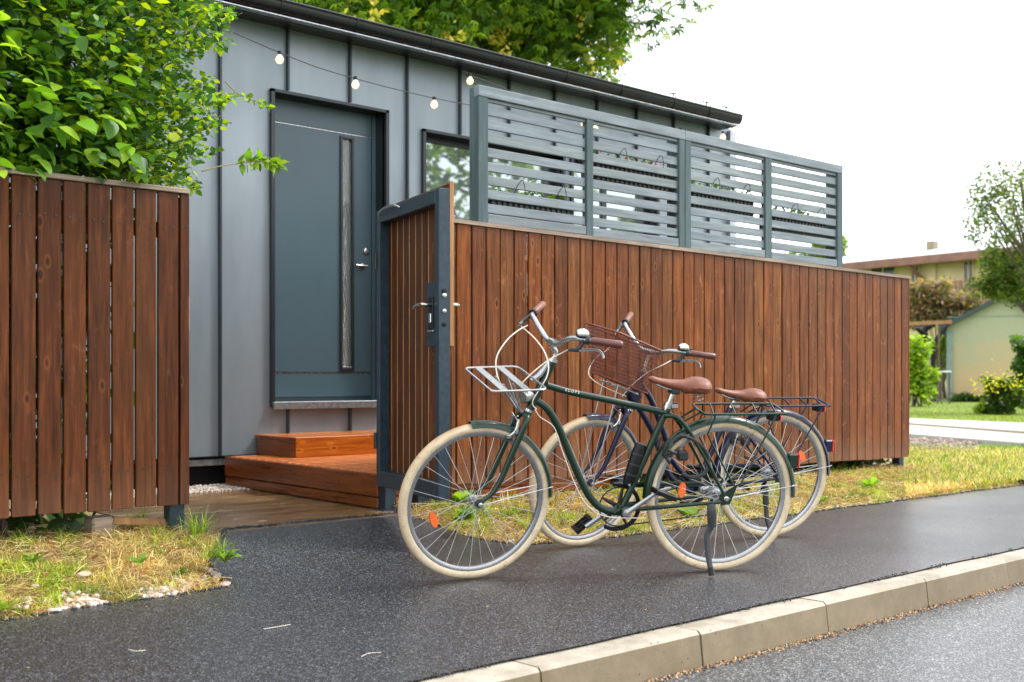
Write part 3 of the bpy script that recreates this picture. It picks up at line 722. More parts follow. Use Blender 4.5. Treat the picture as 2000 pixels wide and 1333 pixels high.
# ================================================================== SLATTED SCREEN
sc_ = thing('privacy_screen', 'grey slatted timber screen standing on top of the brown fence', 'screen', (4.16, FV, 1.79))
ST = 2.613
def scap(u): return ftop(u) + .024
posts = [(4.165, 4.24), (5.068, 5.128), (5.977, 6.037), (6.042, 6.104), (6.975, 7.054), (7.945, 8.018)]
for a, b in posts: put(MB().box(a, b, FV, FV + .045, scap(a), ST - .066, .003), 'post', SCREENV, sc_)
for a, b in ((4.165, 6.04), (6.041, 8.018)): put(MB().box(a, b, FV - .002, FV + .047, ST - .065, ST, .003), 'top_rail', SCREEN, sc_)
# the thick corner post pair seen end-on at the left
put(MB().box(4.168, 4.235, FV + .048, FV + .093, scap(4.2), ST - .004, .003), 'corner_post', SCREENV, sc_)
put(MB().box(7.95, 8.015, FV + .048, FV + .12, scap(8.), ST - .004, .003), 'corner_post', SCREENV, sc_)
put(MB().box(5.98, 6.10, FV + .048, FV + .12, scap(6.), ST - .004, .003), 'corner_post', SCREENV, sc_)
bays = [(4.24, 5.068), (5.128, 5.977), (6.104, 6.975), (7.054, 7.945)]
for bi, (a, b) in enumerate(bays):
    me = MB().box(0, b - a - .003, 0, .02, 0, .055, .0025).mesh('slat'); me.materials.append(SCREEN)
    for k in range(8):
        o = link('slat', me, sc_); o.location = (a + .0015 - 4.16, .016 + random.uniform(-.002, .002), 2.449 - .0838 * k - 1.79 + random.uniform(-.0015, .0015)); o.rotation_euler = (0, random.uniform(-.0015, .0015), 0)
    put(MB().box(a + .001, b - .001, FV + .016, FV + .036, 2.527, 2.546, .002), 'lath', SCREEN, sc_)
    z0 = scap(b) + .006
    put(MB().box(a + .001, b - .001, FV + .004, FV + .04, z0, z0 + .056, .003), 'bottom_rail', SCREEN, sc_)
# planters behind
def planter(u0, u1, z0, z1, label, leafc, flower=None):
    t = thing('planter_box', label, 'planter', ((u0 + u1) / 2, 5.22, z0), 'dark planter boxes hung behind the slatted screen')
    mb = MB(); mb.box(u0, u1, 5.15, 5.30, z0, z1 - .012, .01); mb.box(u0 - .01, u1 + .01, 5.14, 5.31, z1 - .012, z1, .004)
    put(mb, 'box', BLACKP, t)
    mb = MB(); n_ = int((u1 - u0) / .045)
    for i in range(n_):
        mb.box(u0 + i * .045 + .005, u0 + i * .045 + .03, 5.144, 5.15, z0 + .02, z1 - .03)
    tag(put(mb, 'weave', DGREY, t), kind='stuff')
    for hu in (.28, .78):
        u = u0 + (u1 - u0) * hu; zt_ = z1 + .07
        pts = [(u - .028, 5.125, zt_ - .075), (u - .02, 5.105, zt_ - .03), (u, 5.085, zt_), (u + .02, 5.085, zt_ - .03), (u + .03, 5.09, zt_ - .08)]
        put(MB().tube(pts, .0023, 6, 4), 'hook', BLACKP, t, True)
    n_ = 160; P = np.stack([RNG.uniform(u0, u1, n_), RNG.uniform(5.15, 5.3, n_), z1 + RNG.random(n_) ** 1.5 * .09], 1) - np.array(t.location)
    o = cloud('plant', *LTS, P, rots(RNG.uniform(0, 6.3, n_), RNG.uniform(-.4, 1.1, n_), RNG.uniform(-.6, .6, n_)), RNG.uniform(.02, .045, n_), pal(leafc, n_), LEAF, t); tag(o, kind='stuff')
    if flower:
        n_ = 26; P = np.stack([RNG.uniform(u0, u1, n_), RNG.uniform(5.12, 5.28, n_), z1 + RNG.random(n_) * .09], 1) - np.array(t.location)
        tag(cloud('flower', *LTS, P, rots(RNG.uniform(0, 6.3, n_), RNG.uniform(0, 1.5, n_), RNG.uniform(-.6, .6, n_)), RNG.uniform(.015, .028, n_), pal([flower], n_), LEAF, t), kind='stuff')
GL1 = [(.12, .26, .02), (.25, .42, .04), (.06, .14, .02)]
planter(4.30, 5.0, 1.85, 2.01, 'dark planter box hung in the first bay of the screen, next to the gate', GL1, None)
planter(5.20, 5.93, 2.16, 2.33, 'dark planter box with pink flowers, hung highest in the second bay of the screen', GL1, (.8, .1, .2))
planter(6.18, 6.90, 2.08, 2.25, 'dark planter box hung in the third bay of the screen behind the green bicycle', GL1, (.8, .3, .35))
planter(7.15, 7.86, 2.0, 2.17, 'dark planter box with sparse sprigs in the rightmost bay of the screen', GL1[:1])

# ================================================================== STRING LIGHTS
sg = thing('string_light', 'festoon cable with clear glowing bulbs strung along the grey wall', 'string lights', (3.7, 6.6, 3.))
def P66(x, y, v=6.6): return tuple(onv(x, y, v))
put(MB().tube([P66(380, 30), P66(465, 68), P66(546, 103), P66(620, 132), P66(694, 154), P66(770, 174), P66(848, 192), P66(925, 207)], .0035, 5, 4), 'cable', BLACKP, sg)
put(MB().tube([P66(905, 138), P66(918, 148), P66(960, 163), P66(1060, 205), P66(1141, 230), P66(1165, 240), P66(1250, 262), P66(1340, 282)], .003, 5, 4), 'cable', BLACKP, sg)
put(MB().tube([P66(905, 138), P66(935, 172), P66(960, 190)], .003, 5, 4), 'cable', BLACKP, sg)
for x, y in ((546, 116), (694, 165), (848, 204), (918, 158), (1141, 243), (1163, 252), (1412, 268), (1330, 262)):
    c_ = np.array(P66(x, y)); v_ = 6.6
    b = put(MB().lathe(c_ + [0, 0, -.03], (0, 0, 1), [(.004, -.002), (.016, .003), (.025, .014), (.028, .028), (.023, .042), (.014, .054), (.012, .062)], 14), 'bulb', GLASSB, sg, True)
    m = MB().lathe(c_ + [0, 0, .03], (0, 0, 1), [(.014, 0), (.014, .022), (.006, .026)], 10); m.v = [tuple(np.array(p) - np.array(sg.location)) for p in m.v]; m.build('socket', BLACKP, b, True)

# ================================================================== BICYCLES
HA = radians(66.5)
def rotax(a, t):
    a = a / np.linalg.norm(a); K = np.array([[0, -a[2], a[1]], [a[2], 0, -a[0]], [-a[1], a[0], 0]]); return np.eye(3) + sin(t) * K + (1 - cos(t)) * K @ K
class Pose:
    def __init__(s, p):
        s.u, s.v, s.h, s.l, s.st, s.wb, s.R = p
        f = np.array([cos(s.h), sin(s.h), 0]); z = np.array([0, 0, 1.]); M = rotax(f, -s.l)
        s.f = f; s.lat = M @ np.cross(z, f); s.up = M @ z; s.o = np.array([s.u, s.v, .006])
        s.ax = np.array([-cos(HA), 0, sin(HA)]); s.a0 = np.array([s.wb, 0, s.R]) - np.array([sin(HA), 0, cos(HA)]) * .06
        s.Rs = rotax(s.ax, s.st)
        s.B = np.stack([s.f, s.lat, s.up], 1)
    def stf(s, p): return s.a0 + s.Rs @ (np.array(p, float) - s.a0)          # local -> steered local
    def bp(s, x, y, lat=0., steer=False):
        """place of a point of the bicycle seen at (x, y), lying `lat` beside its centre plane, in local coordinates"""
        r = s.B.T @ ray(x, y); c = s.B.T @ (CP - s.o)
        if steer: c = s.a0 + s.Rs.T @ (c - s.a0); r = s.Rs.T @ r
        t = (lat - c[1]) / r[1]; P = c + r * t; return (float(P[0]), lat, float(P[2]))

def make_wheel(root, ps, front, navy, name):
    cx, cz, R = (ps.wb if front else 0.), ps.R, ps.R
    T = (lambda q: ps.stf(q)) if front else (lambda q: q)
    # wheel Empty-free: tyre is the parent part
    tr = .0205; rc = R - tr; seg = 72; k = 14; vs = []; fs = []; tre = []
    for i in range(seg):
        a = 2 * pi * i / seg
        for j in range(k):
            b = 2 * pi * j / k; r_ = rc + tr * cos(b); vs.append((cx + r_ * cos(a), tr * 1.0 * sin(b), cz + r_ * sin(a))); tre.append(max(0., (cos(b) - .35) / .65) * (.95 if .9 < a < 3.6 else .55))
    for i in range(seg):
        for j in range(k): fs.append((i * k + j, ((i + 1) % seg) * k + j, ((i + 1) % seg) * k + (j + 1) % k, i * k + (j + 1) % k))
    wr = thing(name, None, None); wr.parent = root
    del_ = None
    m = MB().add(vs, fs).xf(T); o = m.build('tyre', TYRE, wr, True)
    at_ = o.data.attributes.new('tread', 'FLOAT', 'POINT'); at_.data.foreach_set('value', tre)
    # rim
    prof = [(R - .036, -.0125), (R - .036, .0125), (R - .047, .0125), (R - .055, .007), (R - .055, -.007), (R - .047, -.0125)]
    vs = []; fs = []; k = len(prof)
    for i in range(seg):
        a = 2 * pi * i / seg
        for (r_, y_) in prof: vs.append((cx + r_ * cos(a), y_, cz + r_ * sin(a)))
    for i in range(seg):
        for j in range(k): fs.append((i * k + j, ((i + 1) % seg) * k + j, ((i + 1) % seg) * k + (j + 1) % k, i * k + (j + 1) % k))
    MB().add(vs, fs).xf(T).build('rim', ALU, wr, True)
    hubw = .036 if front else .045
    m = MB().lathe((cx, -hubw, cz), (0, 1, 0), [(.022, 0), (.022, .004), (.013, .008), (.013, 2 * hubw - .008), (.022, 2 * hubw - .004), (.022, 2 * hubw)], 20).lathe((cx, -hubw - .03, cz), (0, 1, 0), [(.006, 0), (.006, 2 * hubw + .06)], 10)
    if not front: m.lathe((cx, -.058, cz), (0, 1, 0), [(.034, 0), (.04, .002), (.04, .006), (.034, .007), (.034, .01), (.025, .012)], 24)
    m.xf(T).build('hub', ALU, wr, True)
    for i in range(32):
        a = 2 * pi * i / 32 + .05; side = 1 if i % 2 else -1; off = (1 if (i // 2) % 2 else -1) * radians(62 if not front else 55)
        p0 = (cx + .021 * cos(a + off), side * (hubw - .003), cz + .021 * sin(a + off)); p1 = (cx + (R - .054) * cos(a), 0, cz + (R - .054) * sin(a))
        MB().tube([p0, p1], .00125, 4).xf(T).build('spoke', SPOKE, wr)
    return wr, T

def fender(ps, front, a0, a1, w_=.029, dr=.012):
    cx, cz, R = (ps.wb if front else 0.), ps.R, ps.R + dr
    n_ = 34; k = 9; vs = []; fs = []
    for s_ in (0, 1):
        for i in range(n_ + 1):
            a = radians(a0 + (a1 - a0) * i / n_)
            for j in range(k):
                b = -1.35 + 2.7 * j / (k - 1); r_ = R - w_ * 1.12 * (1 - cos(b)) + .0016 * s_
                vs.append((cx + r_ * cos(a), (w_ + .0016 * s_) * sin(b), cz + r_ * sin(a)))
    N = (n_ + 1) * k
    for i in range(n_):
        for j in range(k - 1):
            q = (i * k + j, (i + 1) * k + j, (i + 1) * k + j + 1, i * k + j + 1); fs.append(q); fs.append(tuple(x + N for x in q[::-1]))
        for j in (0, k - 1): q = (i * k + j, (i + 1) * k + j, (i + 1) * k + j + N, i * k + j + N); fs.append(q)
    for i in (0, n_):
        for j in range(k - 1): fs.append((i * k + j, i * k + j + 1, i * k + j + 1 + N, i * k + j + N))
    return MB().add(vs, fs)

def saddle(root, x_nose, x_tail, z_nose, z_tail):
    """lofted saddle, nose forward"""
    L_ = x_nose - x_tail; n_ = 22; k = 14; vs = []; fs = []
    for i in range(n_ + 1):
        t = i / n_; x = x_nose - L_ * t
        wd = .017 + .011 * min(t / .3, 1) + .058 / (1 + math.exp(-(t - .60) * 13)); 
        e = 1.
        if t < .08: e = sqrt(max(1 - (1 - t / .08) ** 2, .02))
        if t > .86: e = sqrt(max(1 - ((t - .86) / .14) ** 2, .02))
        zc = z_nose + (z_tail - z_nose) * t - .014 * sin(pi * t) * (1 if t < .6 else .5) + (.006 if t > .7 else 0)
        hh = .016 + .016 * min(max((t - .2) / .5, 0), 1)
        for j in range(k):
            b = 2 * pi * j / k; yy = wd * e * cos(b); zz = hh * e * sin(b)
            if sin(b) < 0: zz *= 1.0 + .5 * (t > .5) * abs(cos(b))
            vs.append((x, yy, zc + zz - (.012 * (yy / .085) ** 2)))
    for i in range(n_):
        for j in range(k): fs.append((i * k + j, (i + 1) * k + j, (i + 1) * k + (j + 1) % k, i * k + (j + 1) % k))
    fs.append(tuple(range(k))[::-1]); fs.append(tuple(n_ * k + j for j in range(k)))
    sd = MB().add(vs, fs).build('saddle', LEATHER, root, True)
    m = MB(); zc = z_nose - .03
    for sgn_ in (1, -1):
        m.tube([(x_nose - .03, .004 * sgn_, zc + .01), (x_nose - .08, .018 * sgn_, zc - .012), (x_nose - .17, .022 * sgn_, zc - .028), (x_tail + .04, .035 * sgn_, z_tail - .03)], .0035, 6, 4)
    m.build('saddle_rail', ALU, sd, True)
    m = MB()
    for sgn_ in (1, -1):
        pts = [(x_tail + .055 + .013 * cos(t * 9), sgn_ * .032 + .013 * sin(t * 9), z_tail - .062 + .035 * t) for t in np.linspace(0, 1, 26)]
        m.tube(pts, .0022, 5)
    m.build('saddle_spring', ALU, sd, True)
    return sd

def bicycle(label, pose, paint, kind):
    ps = Pose(pose); bp = ps.bp; fr = kind == 'front'
    root = thing('bicycle', label, 'bicycle')
    M = Matrix.Identity(4)
    for i in range(3):
        M[i][0], M[i][1], M[i][2], M[i][3] = ps.f[i], ps.lat[i], ps.up[i], ps.o[i]
    root.matrix_world = M
    S = ps.stf
    wf, TF = make_wheel(root, ps, True, not fr, 'front_wheel'); wr, TR = make_wheel(root, ps, False, not fr, 'rear_wheel')
    R = ps.R; wb = ps.wb
    def refl(w, cx, a, r_, T, y=.012):
        m = MB(); c_ = (cx + r_ * cos(a), y, R + r_ * sin(a))
        pts = []
        for i in range(14):
            t = 2 * pi * i / 14; lx, lz = .028 * 1.25 * cos(t), .016 * sin(t)
            # long side runs round the rim
            pts.append((c_[0] + lx * -sin(a) + lz * cos(a), c_[2] + lx * cos(a) + lz * sin(a)))
        m.plate(pts, 1, y - .012, y + .004); m.xf(T).build('reflector', ORANGE, w, False)
    # ------- frame
    if fr:
        HT0, HT1 = bp(1079, 707), bp(1034, 800)
        m = MB().tube([HT0, HT1], .019, 14)
        top = [bp(1068, 753), bp(1113, 766), bp(1180, 780), bp(1240, 793), bp(1297, 806)]; m.tube(top, .0148, 12, 3)
        dn = [bp(1047, 783), bp(1070, 800), bp(1092, 837), bp(1118, 900), bp(1140, 950), bp(1160, 981), bp(1182, 996), bp(1212, 1001)]; m.tube(dn, .0165, 12, 5)
        BB = (.455, 0, .293)
        m.tube([bp(1309, 790), bp(1297, 812), BB], .0152, 12)
        SP0 = bp(1297, 812)
        for sg_ in (1, -1):
            m.tube([(dn[-1][0] + .03, .012 * sg_, dn[-1][2]), (BB[0], .03 * sg_, BB[2] + .008), (.38, .05 * sg_, .305), (.2, .06 * sg_, .318), (.02, .068 * sg_, .33)], [.012, .012, .010, .009, .007], 10, 4)
            m.tube([(SP0[0], .012 * sg_, SP0[2] + .0), (.232, .03 * sg_, .706), (.184, .045 * sg_, .658), (.141, .052 * sg_, .589), (.09, .058 * sg_, .509), (.0, .067 * sg_, .35)], [.011, .010, .009, .008, .008, .007], 10, 4)
            m.plate([(.02, .36), (-.01, .385), (-.055, .41), (-.035, .36), (-.02, .32), (.02, .315)], 1, .066 * sg_, .071 * sg_)
        m.lathe((BB[0], -.036, BB[2]), (0, 1, 0), [(.021, 0), (.021, .072)], 18)
        frm = m.build('frame', paint, root, True)
        # lettering on the top tube
        P1, P2 = np.array(bp(1104, 762, .0155)), np.array(bp(1132, 768, .0155))
        d = P2 - P1
        cu = bpy.data.curves.new('lettering', 'FONT'); cu.body = 'ELOPS'; cu.size = .017; cu.space_character = 1.5; cu.extrude = .0004; cu.align_x = 'CENTER'; cu.align_y = 'CENTER'
        to = bpy.data.objects.new('tmp_text', cu); COL.objects.link(to); bpy.context.view_layer.update()
        me = bpy.data.meshes.new_from_object(to.evaluated_get(bpy.context.evaluated_depsgraph_get())); bpy.data.objects.remove(to)
        me.name = 'lettering'; me.materials.clear(); me.materials.append(WHITEP)
        o = link('lettering', me, frm); xa = Vector(d).normalized(); ya = Vector((0, 0, 1)); na = Vector((0, 1, 0))
        ya = na.cross(xa).normalized(); mm = Matrix.Identity(4)
        for i in range(3): mm[i][0], mm[i][1], mm[i][2], mm[i][3] = xa[i], ya[i], na[i], float((P1 + P2)[i] / 2)
        mm[1][3] = .0152; mm[2][3] += .001
        o.matrix_basis = mm
    else:
        HT0, HT1 = (.80, 0, .905), (.858, 0, .712)
        m = MB().tube([HT0, HT1], .021, 14)
        BB = (.46, 0, .293)
        up_ = [(.815, 0, .85), bp(1270, 778), bp(1283, 810), bp(1298, 850), bp(1313, 900), (.478, 0, .31)]; m.tube(up_, .0155, 12, 4)
        lo_ = [(.846, 0, .76), bp(1257, 812), bp(1275, 845), bp(1290, 885), bp(1308, 930), (.50, 0, .275), BB]; m.tube(lo_, .0165, 12, 4)
        m.tube([(.268, 0, .735), BB], .0155, 12)
        for sg_ in (1, -1):
            m.tube([(BB[0], .03 * sg_, BB[2]), (.35, .05 * sg_, .302), (.02, .067 * sg_, .335)], [.011, .010, .007], 10, 3)
            m.tube([(.29, .014 * sg_, .69), (.2, .05 * sg_, .58), (.0, .067 * sg_, .35)], [.010, .009, .007], 10, 3)
            m.plate([(.02, .36), (-.01, .385), (-.055, .41), (-.035, .36), (-.02, .32), (.02, .315)], 1, .066 * sg_, .071 * sg_)
        m.lathe((BB[0], -.036, BB[2]), (0, 1, 0), [(.021, 0), (.021, .072)], 18)
        m.tube([(.845, 0, .765), (.87, 0, .80)], .03, 8)
        m.build('frame', paint, root, True)
    # headset
    MB().tube([S((HT0[0], 0, HT0[2])), S((HT0[0] - .004, 0, HT0[2] + .012))], .021, 14).tube([S((HT1[0], 0, HT1[2])), S((HT1[0] + .005, 0, HT1[2] - .01))], .021, 14).build('headset', CHROME, root, True)
    # ------- fork
    m = MB(); CR = (.902, 0, .70)
    m.tube([(HT1[0] + .003, 0, HT1[2] - .006), CR], .018, 12)
    for sg_ in (1, -1):
        pts = [(.897, .012 * sg_, .715), (.915, .045 * sg_, .70), (.965, .05 * sg_, .585), (1.018, .05 * sg_, .455), (1.055, .05 * sg_, .395), (wb - .012, .05 * sg_, .362), (wb, .05 * sg_, R)]
        m.tube(pts, [.012, .0145, .0145, .0125, .0105, .0085, .008], 10, 4)
        m.lathe((wb, .046 * sg_, R), (0, sg_, 0), [(.015, 0), (.015, .006)], 14)
    m.xf(S).build('fork', paint, root, True)
    m = MB()
    for sg_ in (1, -1): m.lathe((wb, .052 * sg_, R), (0, sg_, 0), [(.012, 0), (.012, .006), (.007, .008), (.007, .016)], 12)
    m.xf(S).build('axle_nut', CHROME, root, True)
    m = MB()
    for sg_ in (1, -1): m.lathe((0, .071 * sg_, R), (0, sg_, 0), [(.012, 0), (.012, .006), (.007, .008), (.007, .018)], 12)
    m.build('axle_nut', CHROME, root, True)
    # ------- fenders
    fender(ps, True, 112 if fr else 112, -4).xf(S)  # (kept for symmetry of parameters)
    mf = fender(ps, True, 108, 184 - 3, .029, .010) if False else fender(ps, True, 83, 180, .029, .010)
    mf.xf(S).build('front_fender', paint, root, True)
    fender(ps, False, -1, 182, .031, .014).build('rear_fender', paint, root, True)
    m = MB()
    for sg_ in (1, -1): m.tube([S((wb, .055 * sg_, R)), S((wb - (R + .01) * cos(radians(12)), .028 * sg_, R - (R) * sin(radians(-8))))], .0018, 5)
    m.build('fender_stay', SPOKE, root, True)
    m = MB()
    for sg_ in (1, -1): m.tube([(0, .072 * sg_, R), (-(R + .012), .028 * sg_, R + .045)], .0018, 5)
    m.build('fender_stay', SPOKE, root, True)
    # ------- rear rack
    m = MB(); 
    if fr: zr, xa_, xb_ = .735, .10, -.262
    else: zr, xa_, xb_ = .742, .085, -.290
    hw = .074
    loop = [(xa_ + .03, 0, zr + .004), (xa_ + .02, hw * .75, zr + .002), (xa_ - .02, hw, zr), (xb_ + .03, hw, zr), (xb_, hw * .8, zr), (xb_, -hw * .8, zr), (xb_ + .03, -hw, zr), (xa_ - .02, -hw, zr), (xa_ + .02, -hw * .75, zr + .002), (xa_ + .03, 0, zr + .004)]
    tz = lambda p: (p[0], p[1], p[2] - .16 * p[1])
    m.tube([tz(p) for p in loop], .0052, 8, 3)
    for t in (.12, .4, .68, .93):
        x = xa_ + (xb_ - xa_) * t; m.tube([tz((x + .02, hw, zr)), tz((x - .02, -hw, zr))], .0048, 8, flat=.8)
    for sg_ in (1, -1):
        h2 = .072 * sg_
        m.tube([tz((xa_ - .03, hw * sg_, zr)), (xa_ - .03, h2, zr - .03), (xa_ + .0, h2, zr - .10), (xa_ - .05, h2, zr - .19), (-.03, h2, .41), (-.045, h2, .398)], .0045, 7)
        m.tube([tz((xb_ + .045, hw * sg_, zr)), (xb_ + .05, h2, zr - .03), (-.068, h2, .415), (-.055, h2, .4)], .0045, 7)
        m.tube([(xa_ + .01, hw * .6 * sg_, zr), (xa_ + .11, .03 * sg_, zr - .055)], .0048, 7)
    rk = m.build('rear_rack', paint, root, True)
    m = MB().box(xb_ + .005, xb_ + .05, -.028, .028, zr - .052, zr - .012, .006); m.build('reflector_mount', BLACKP, rk)
    MB().box(xb_ - .004, xb_ + .004, -.03, .03, zr - .055, zr - .012, .003).build('reflector', RED, rk)
    # ------- tail light on the fender
    a = radians(160 if False else 20); tlx, tlz = -(R + .022) * cos(a * 1.25), R + (R + .022) * sin(a * 1.25)
    m = MB().box(tlx - .028, tlx + .018, -.02, .02, tlz - .036, tlz + .030, .006); tl = m.build('tail_light', paint, root)
    MB().box(tlx - .038, tlx - .0285, -.0205, .0205, tlz - .036, tlz + .030, .004).build('lens', RED, tl)
    # ------- seat
    if fr: st0 = (.262, 0, .752); st1 = (.236, 0, .82)
    else: st0 = (.272, 0, .725); st1 = (.252, 0, .77)
    MB().tube([(st0[0] + .01, 0, st0[2] - .03), st1], .0128, 14).build('seatpost', CHROME, root, True)
    m = MB().tube([(st0[0] + .004, 0, st0[2] - .012), (st0[0] - .004, 0, st0[2] + .012)], .0185, 14).box(st0[0] - .045, st0[0] - .01, -.012, .016, st0[2] - .012, st0[2] + .012, .003); m.build('seat_clamp', CHROME, root, True)
    m = MB().box(st1[0] - .02, st1[0] + .02, -.03, .03, st1[2] - .016, st1[2] + .01, .005); m.build('saddle_clamp', DGREY, root)
    if fr: saddle(root, .357, .072, .872, .838)
    else: saddle(root, .378, .085, .812, .778)
    # ------- stem and handlebar
    if fr:
        cl = np.array((.790, 0, 1.027)); near = [(.790, .05, 1.029), (.786, .10, 1.052), (.768, .145, 1.070), (.735, .20, 1.071), (.612, .285, 1.063)]; far = [(.795, -.05, 1.032), (.805, -.10, 1.065), (.812, -.15, 1.10), (.798, -.205, 1.12), (.712, -.285, 1.150)]
    else:
        cl = np.array((.772, 0, 1.008)); near = [(.775, .05, 1.010), (.765, .10, 1.028), (.745, .145, 1.040), (.70, .20, 1.041), (.580, .285, 1.033)]; far = [(.782, -.05, 1.015), (.795, -.10, 1.05), (.80, -.15, 1.09), (.785, -.205, 1.125), (.688, -.285, 1.160)]
    m = MB().tube([(HT0[0] - .004, 0, HT0[2] + .01), (HT0[0] - .012, 0, HT0[2] + .045), (cl[0] + .004, 0, cl[2] - .02), tuple(cl)], [.0115, .0115, .011, .013], 12, 3).tube([(cl[0], -.024, cl[2]), (cl[0], .024, cl[2])], .0175, 14)
    m.xf(S).build('stem', CHROME, root, True)
    pts = [far[-1]] + far[::-1][1:] + [tuple(cl)] + near
    hb = MB().tube(pts, .0112, 12, 5).xf(S).build('handlebar', ALU, root, True)
    for sd in (near, far):
        e0, e1 = np.array(sd[-2]), np.array(sd[-1]); q0 = e0 + (e1 - e0) * .12
        MB().tube([q0, q0 + (e1 - q0) * .06, q0 + (e1 - q0) * .5, q0 + (e1 - q0) * .93, e1], [.0145, .0165, .0155, .017, .012], 14).xf(S).build('grip', GRIP if sd is near else LEATHER, hb, True)
        MB().tube([e0 - (e1 - e0) * .02, e0 + (e1 - e0) * .1], .019, 14).xf(S).build('shifter_ring', BLACKP if sd is far else DGREY, hb, True)
        dd = (e1 - e0) / np.linalg.norm(e1 - e0); dn_ = np.array((.35, 0, -.94)) if sd is near else np.array((.8, 0, -.6))
        b0 = e0 - dd * .012
        m = MB().tube([b0, b0 + dn_ * .025, b0 + dn_ * .046 + dd * -.012], [.010, .0085, .0095], 8, 2).tube([b0 + dn_ * .046 + dd * .0, b0 + dn_ * .050 - dd * .045], [.0085, .0075], 8); m.xf(S).build('lever_mount', DGREY, hb, True)
        m = MB().tube([b0 + dn_ * .048, b0 + dn_ * .042 + dd * .03, b0 + dn_ * .036 + dd * .07, b0 + dn_ * .048 + dd * .095, b0 + dn_ * .066 + dd * .108], [.006, .0065, .006, .0055, .005], 8, 4, flat=1.5); m.xf(S).build('brake_lever', ALU, hb, True)
        sd.append(tuple(b0 + dn_ * .050 - dd * .045))
    bl = np.array(near[3]) * .75 + np.array(near[2]) * .25 + np.array((0, 0, .012))
    if fr: bl = np.array(near[2]) * .35 + np.array(near[3]) * .65 + np.array((0, 0, .012))
    m = MB().lathe(bl, (0, 0, 1), [(.021, .004), (.0295, .006), (.030, .012), (.0285, .019), (.0245, .0255), (.018, .030), (.010, .0325), (.009, .034), (.001, .0345)], 26); m.xf(S); b_ = m.build('bell', CHROME, hb, True)
    MB().lathe(bl, (0, 0, 1), [(.012, -.004), (.02, -.002), (.027, .003), (.0275, .006)], 20).tube([bl + [-.02, .01, .004], bl + [-.045, .018, .004]], .005, 6).xf(S).build('bell_base', BLACKP, b_, True)
    # ------- cables
    m = MB(); n0 = near[-1]; f0 = far[-1]
    if fr:
        m.tube([n0, bp(1097, 690, .10, True), bp(1068, 706, .07, True), bp(1032, 736, .06, True), bp(1018, 755, .04, True), bp(1030, 775, .03, True)], .0028, 6, 6)
        m.tube([f0, bp(1022, 641, -.2, True), bp(1045, 662, -.13, True), bp(1063, 687, -.05, True), bp(1071, 712, .02, True), bp(1069, 733, .04, True), bp(1060, 751, .045, True), bp(1040, 785, .03, True), bp(1048, 800, .02, True)], .0028, 6, 6)
        m.tube([bp(1031, 636, -.17, True), bp(1012, 646, -.15, True), bp(990, 665, -.13, True), bp(971, 695, -.1, True), bp(969, 722, -.08, True), bp(977, 748, -.05, True), bp(1000, 775, -.03, True)], .0028, 6, 6)
    else:
        m.tube([n0, bp(1295, 713, .16, True), bp(1265, 728, .1, True), bp(1235, 752, .06, True), bp(1215, 775, .04, True)], .0028, 6, 6)
        m.tube([f0, bp(1190, 680, -.2, True), bp(1163, 700, -.15, True), bp(1150, 732, -.1, True), bp(1180, 756, -.05, True), bp(1225, 775, 0, True)], .0026, 6, 6)
    m.xf(S).build('cable', WHITEC, root, True)
    m = MB()
    if fr: m.tube([bp(1045, 800, .02), bp(1055, 815, .025), bp(1082, 835, .026), bp(1098, 880, .026), bp(1125, 950, .026), bp(1150, 990, .03), bp(1188, 1010, .03), bp(1260, 1012, .06)], .0022, 5, 5)
    m.tube([(.60, -.05, .30), (.45, -.05, .24), (.2, -.08, .29)], .0025, 5, 4)
    m.build('cable', BLACKP if not fr else WHITEC, root, True)
    # ------- brakes
    m = MB()
    for sg_ in (1, -1):
        m.tube([(.945, .03 * sg_, .705), (.957, .038 * sg_, .66), (.985, .036 * sg_, .635)], [.006, .008, .006], 8, 3).box(.962, .995, min(.017 * sg_, .03 * sg_), max(.017 * sg_, .03 * sg_), .622, .640, .004)
        m.tube([(.95, .036 * sg_, .70), (.948, -.03 * sg_, .72)], .003, 6)
        m.lathe((.957, .042 * sg_, .655), (0, sg_, 0), [(.009, 0), (.009, .008)], 10)
    m.xf(S).build('front_brake', CHROME, root, True)
    m = MB()
    for sg_ in (1, -1):
        m.tube([(.27, .05 * sg_, .60), (.285, .04 * sg_, .55), (.255, .04 * sg_, .50)], [.006, .008, .006], 8, 3).box(.24, .29, min(.017 * sg_, .03 * sg_), max(.017 * sg_, .03 * sg_), .525, .545, .004)
    m.build('rear_brake', DGREY, root, True)
    # ring lock round the rear wheel
    pts = [(.165 + .07 * cos(t), .036 * (1 if True else 1), .555 + .07 * sin(t)) for t in np.linspace(-2.4, 1.6, 18)]
    m = MB()
    for sg_ in (1,): m.tube([(.245 , .045, .60), (.215, .05, .625), (.16, .052, .61), (.10, .05, .56), (.08, .05, .50), (.10, .05, .455), (.15, .048, .44), (.20, .046, .455)], [.006, .008, .009, .009, .009, .009, .009, .007], 8, 4)
    m.box(.175, .225, .025, .06, .515, .56, .008).tube([(.225, .04, .545), (.265, .04, .56)], .007, 8)
    m.build('ring_lock', DGREY, root, True)
    # ------- crank set
    a = radians(213 if fr else 200)
    cl_ = .17
    nb = np.array((BB[0], .075, BB[2])); ne = np.array(bp(1287, 960, .10)) if fr else np.array((.30, .1, .33))
    ne = nb + (ne - nb) / np.linalg.norm(ne - nb) * cl_; dv = ne - nb
    m = MB().tube([nb, nb + dv * .15, nb + dv * .85, ne], [.016, .0115, .009, .012], 10, 1, flat=.7).lathe(nb - [0, .012, 0], (0, 1, 0), [(.019, 0), (.019, .02), (.010, .022), (.008, .018)], 18); ck = m.build('crank', ALU, root, True)
    fb = nb * [1, -1, 1]; fe = fb - dv * [1, 0, 1] + [0, -.015, 0]
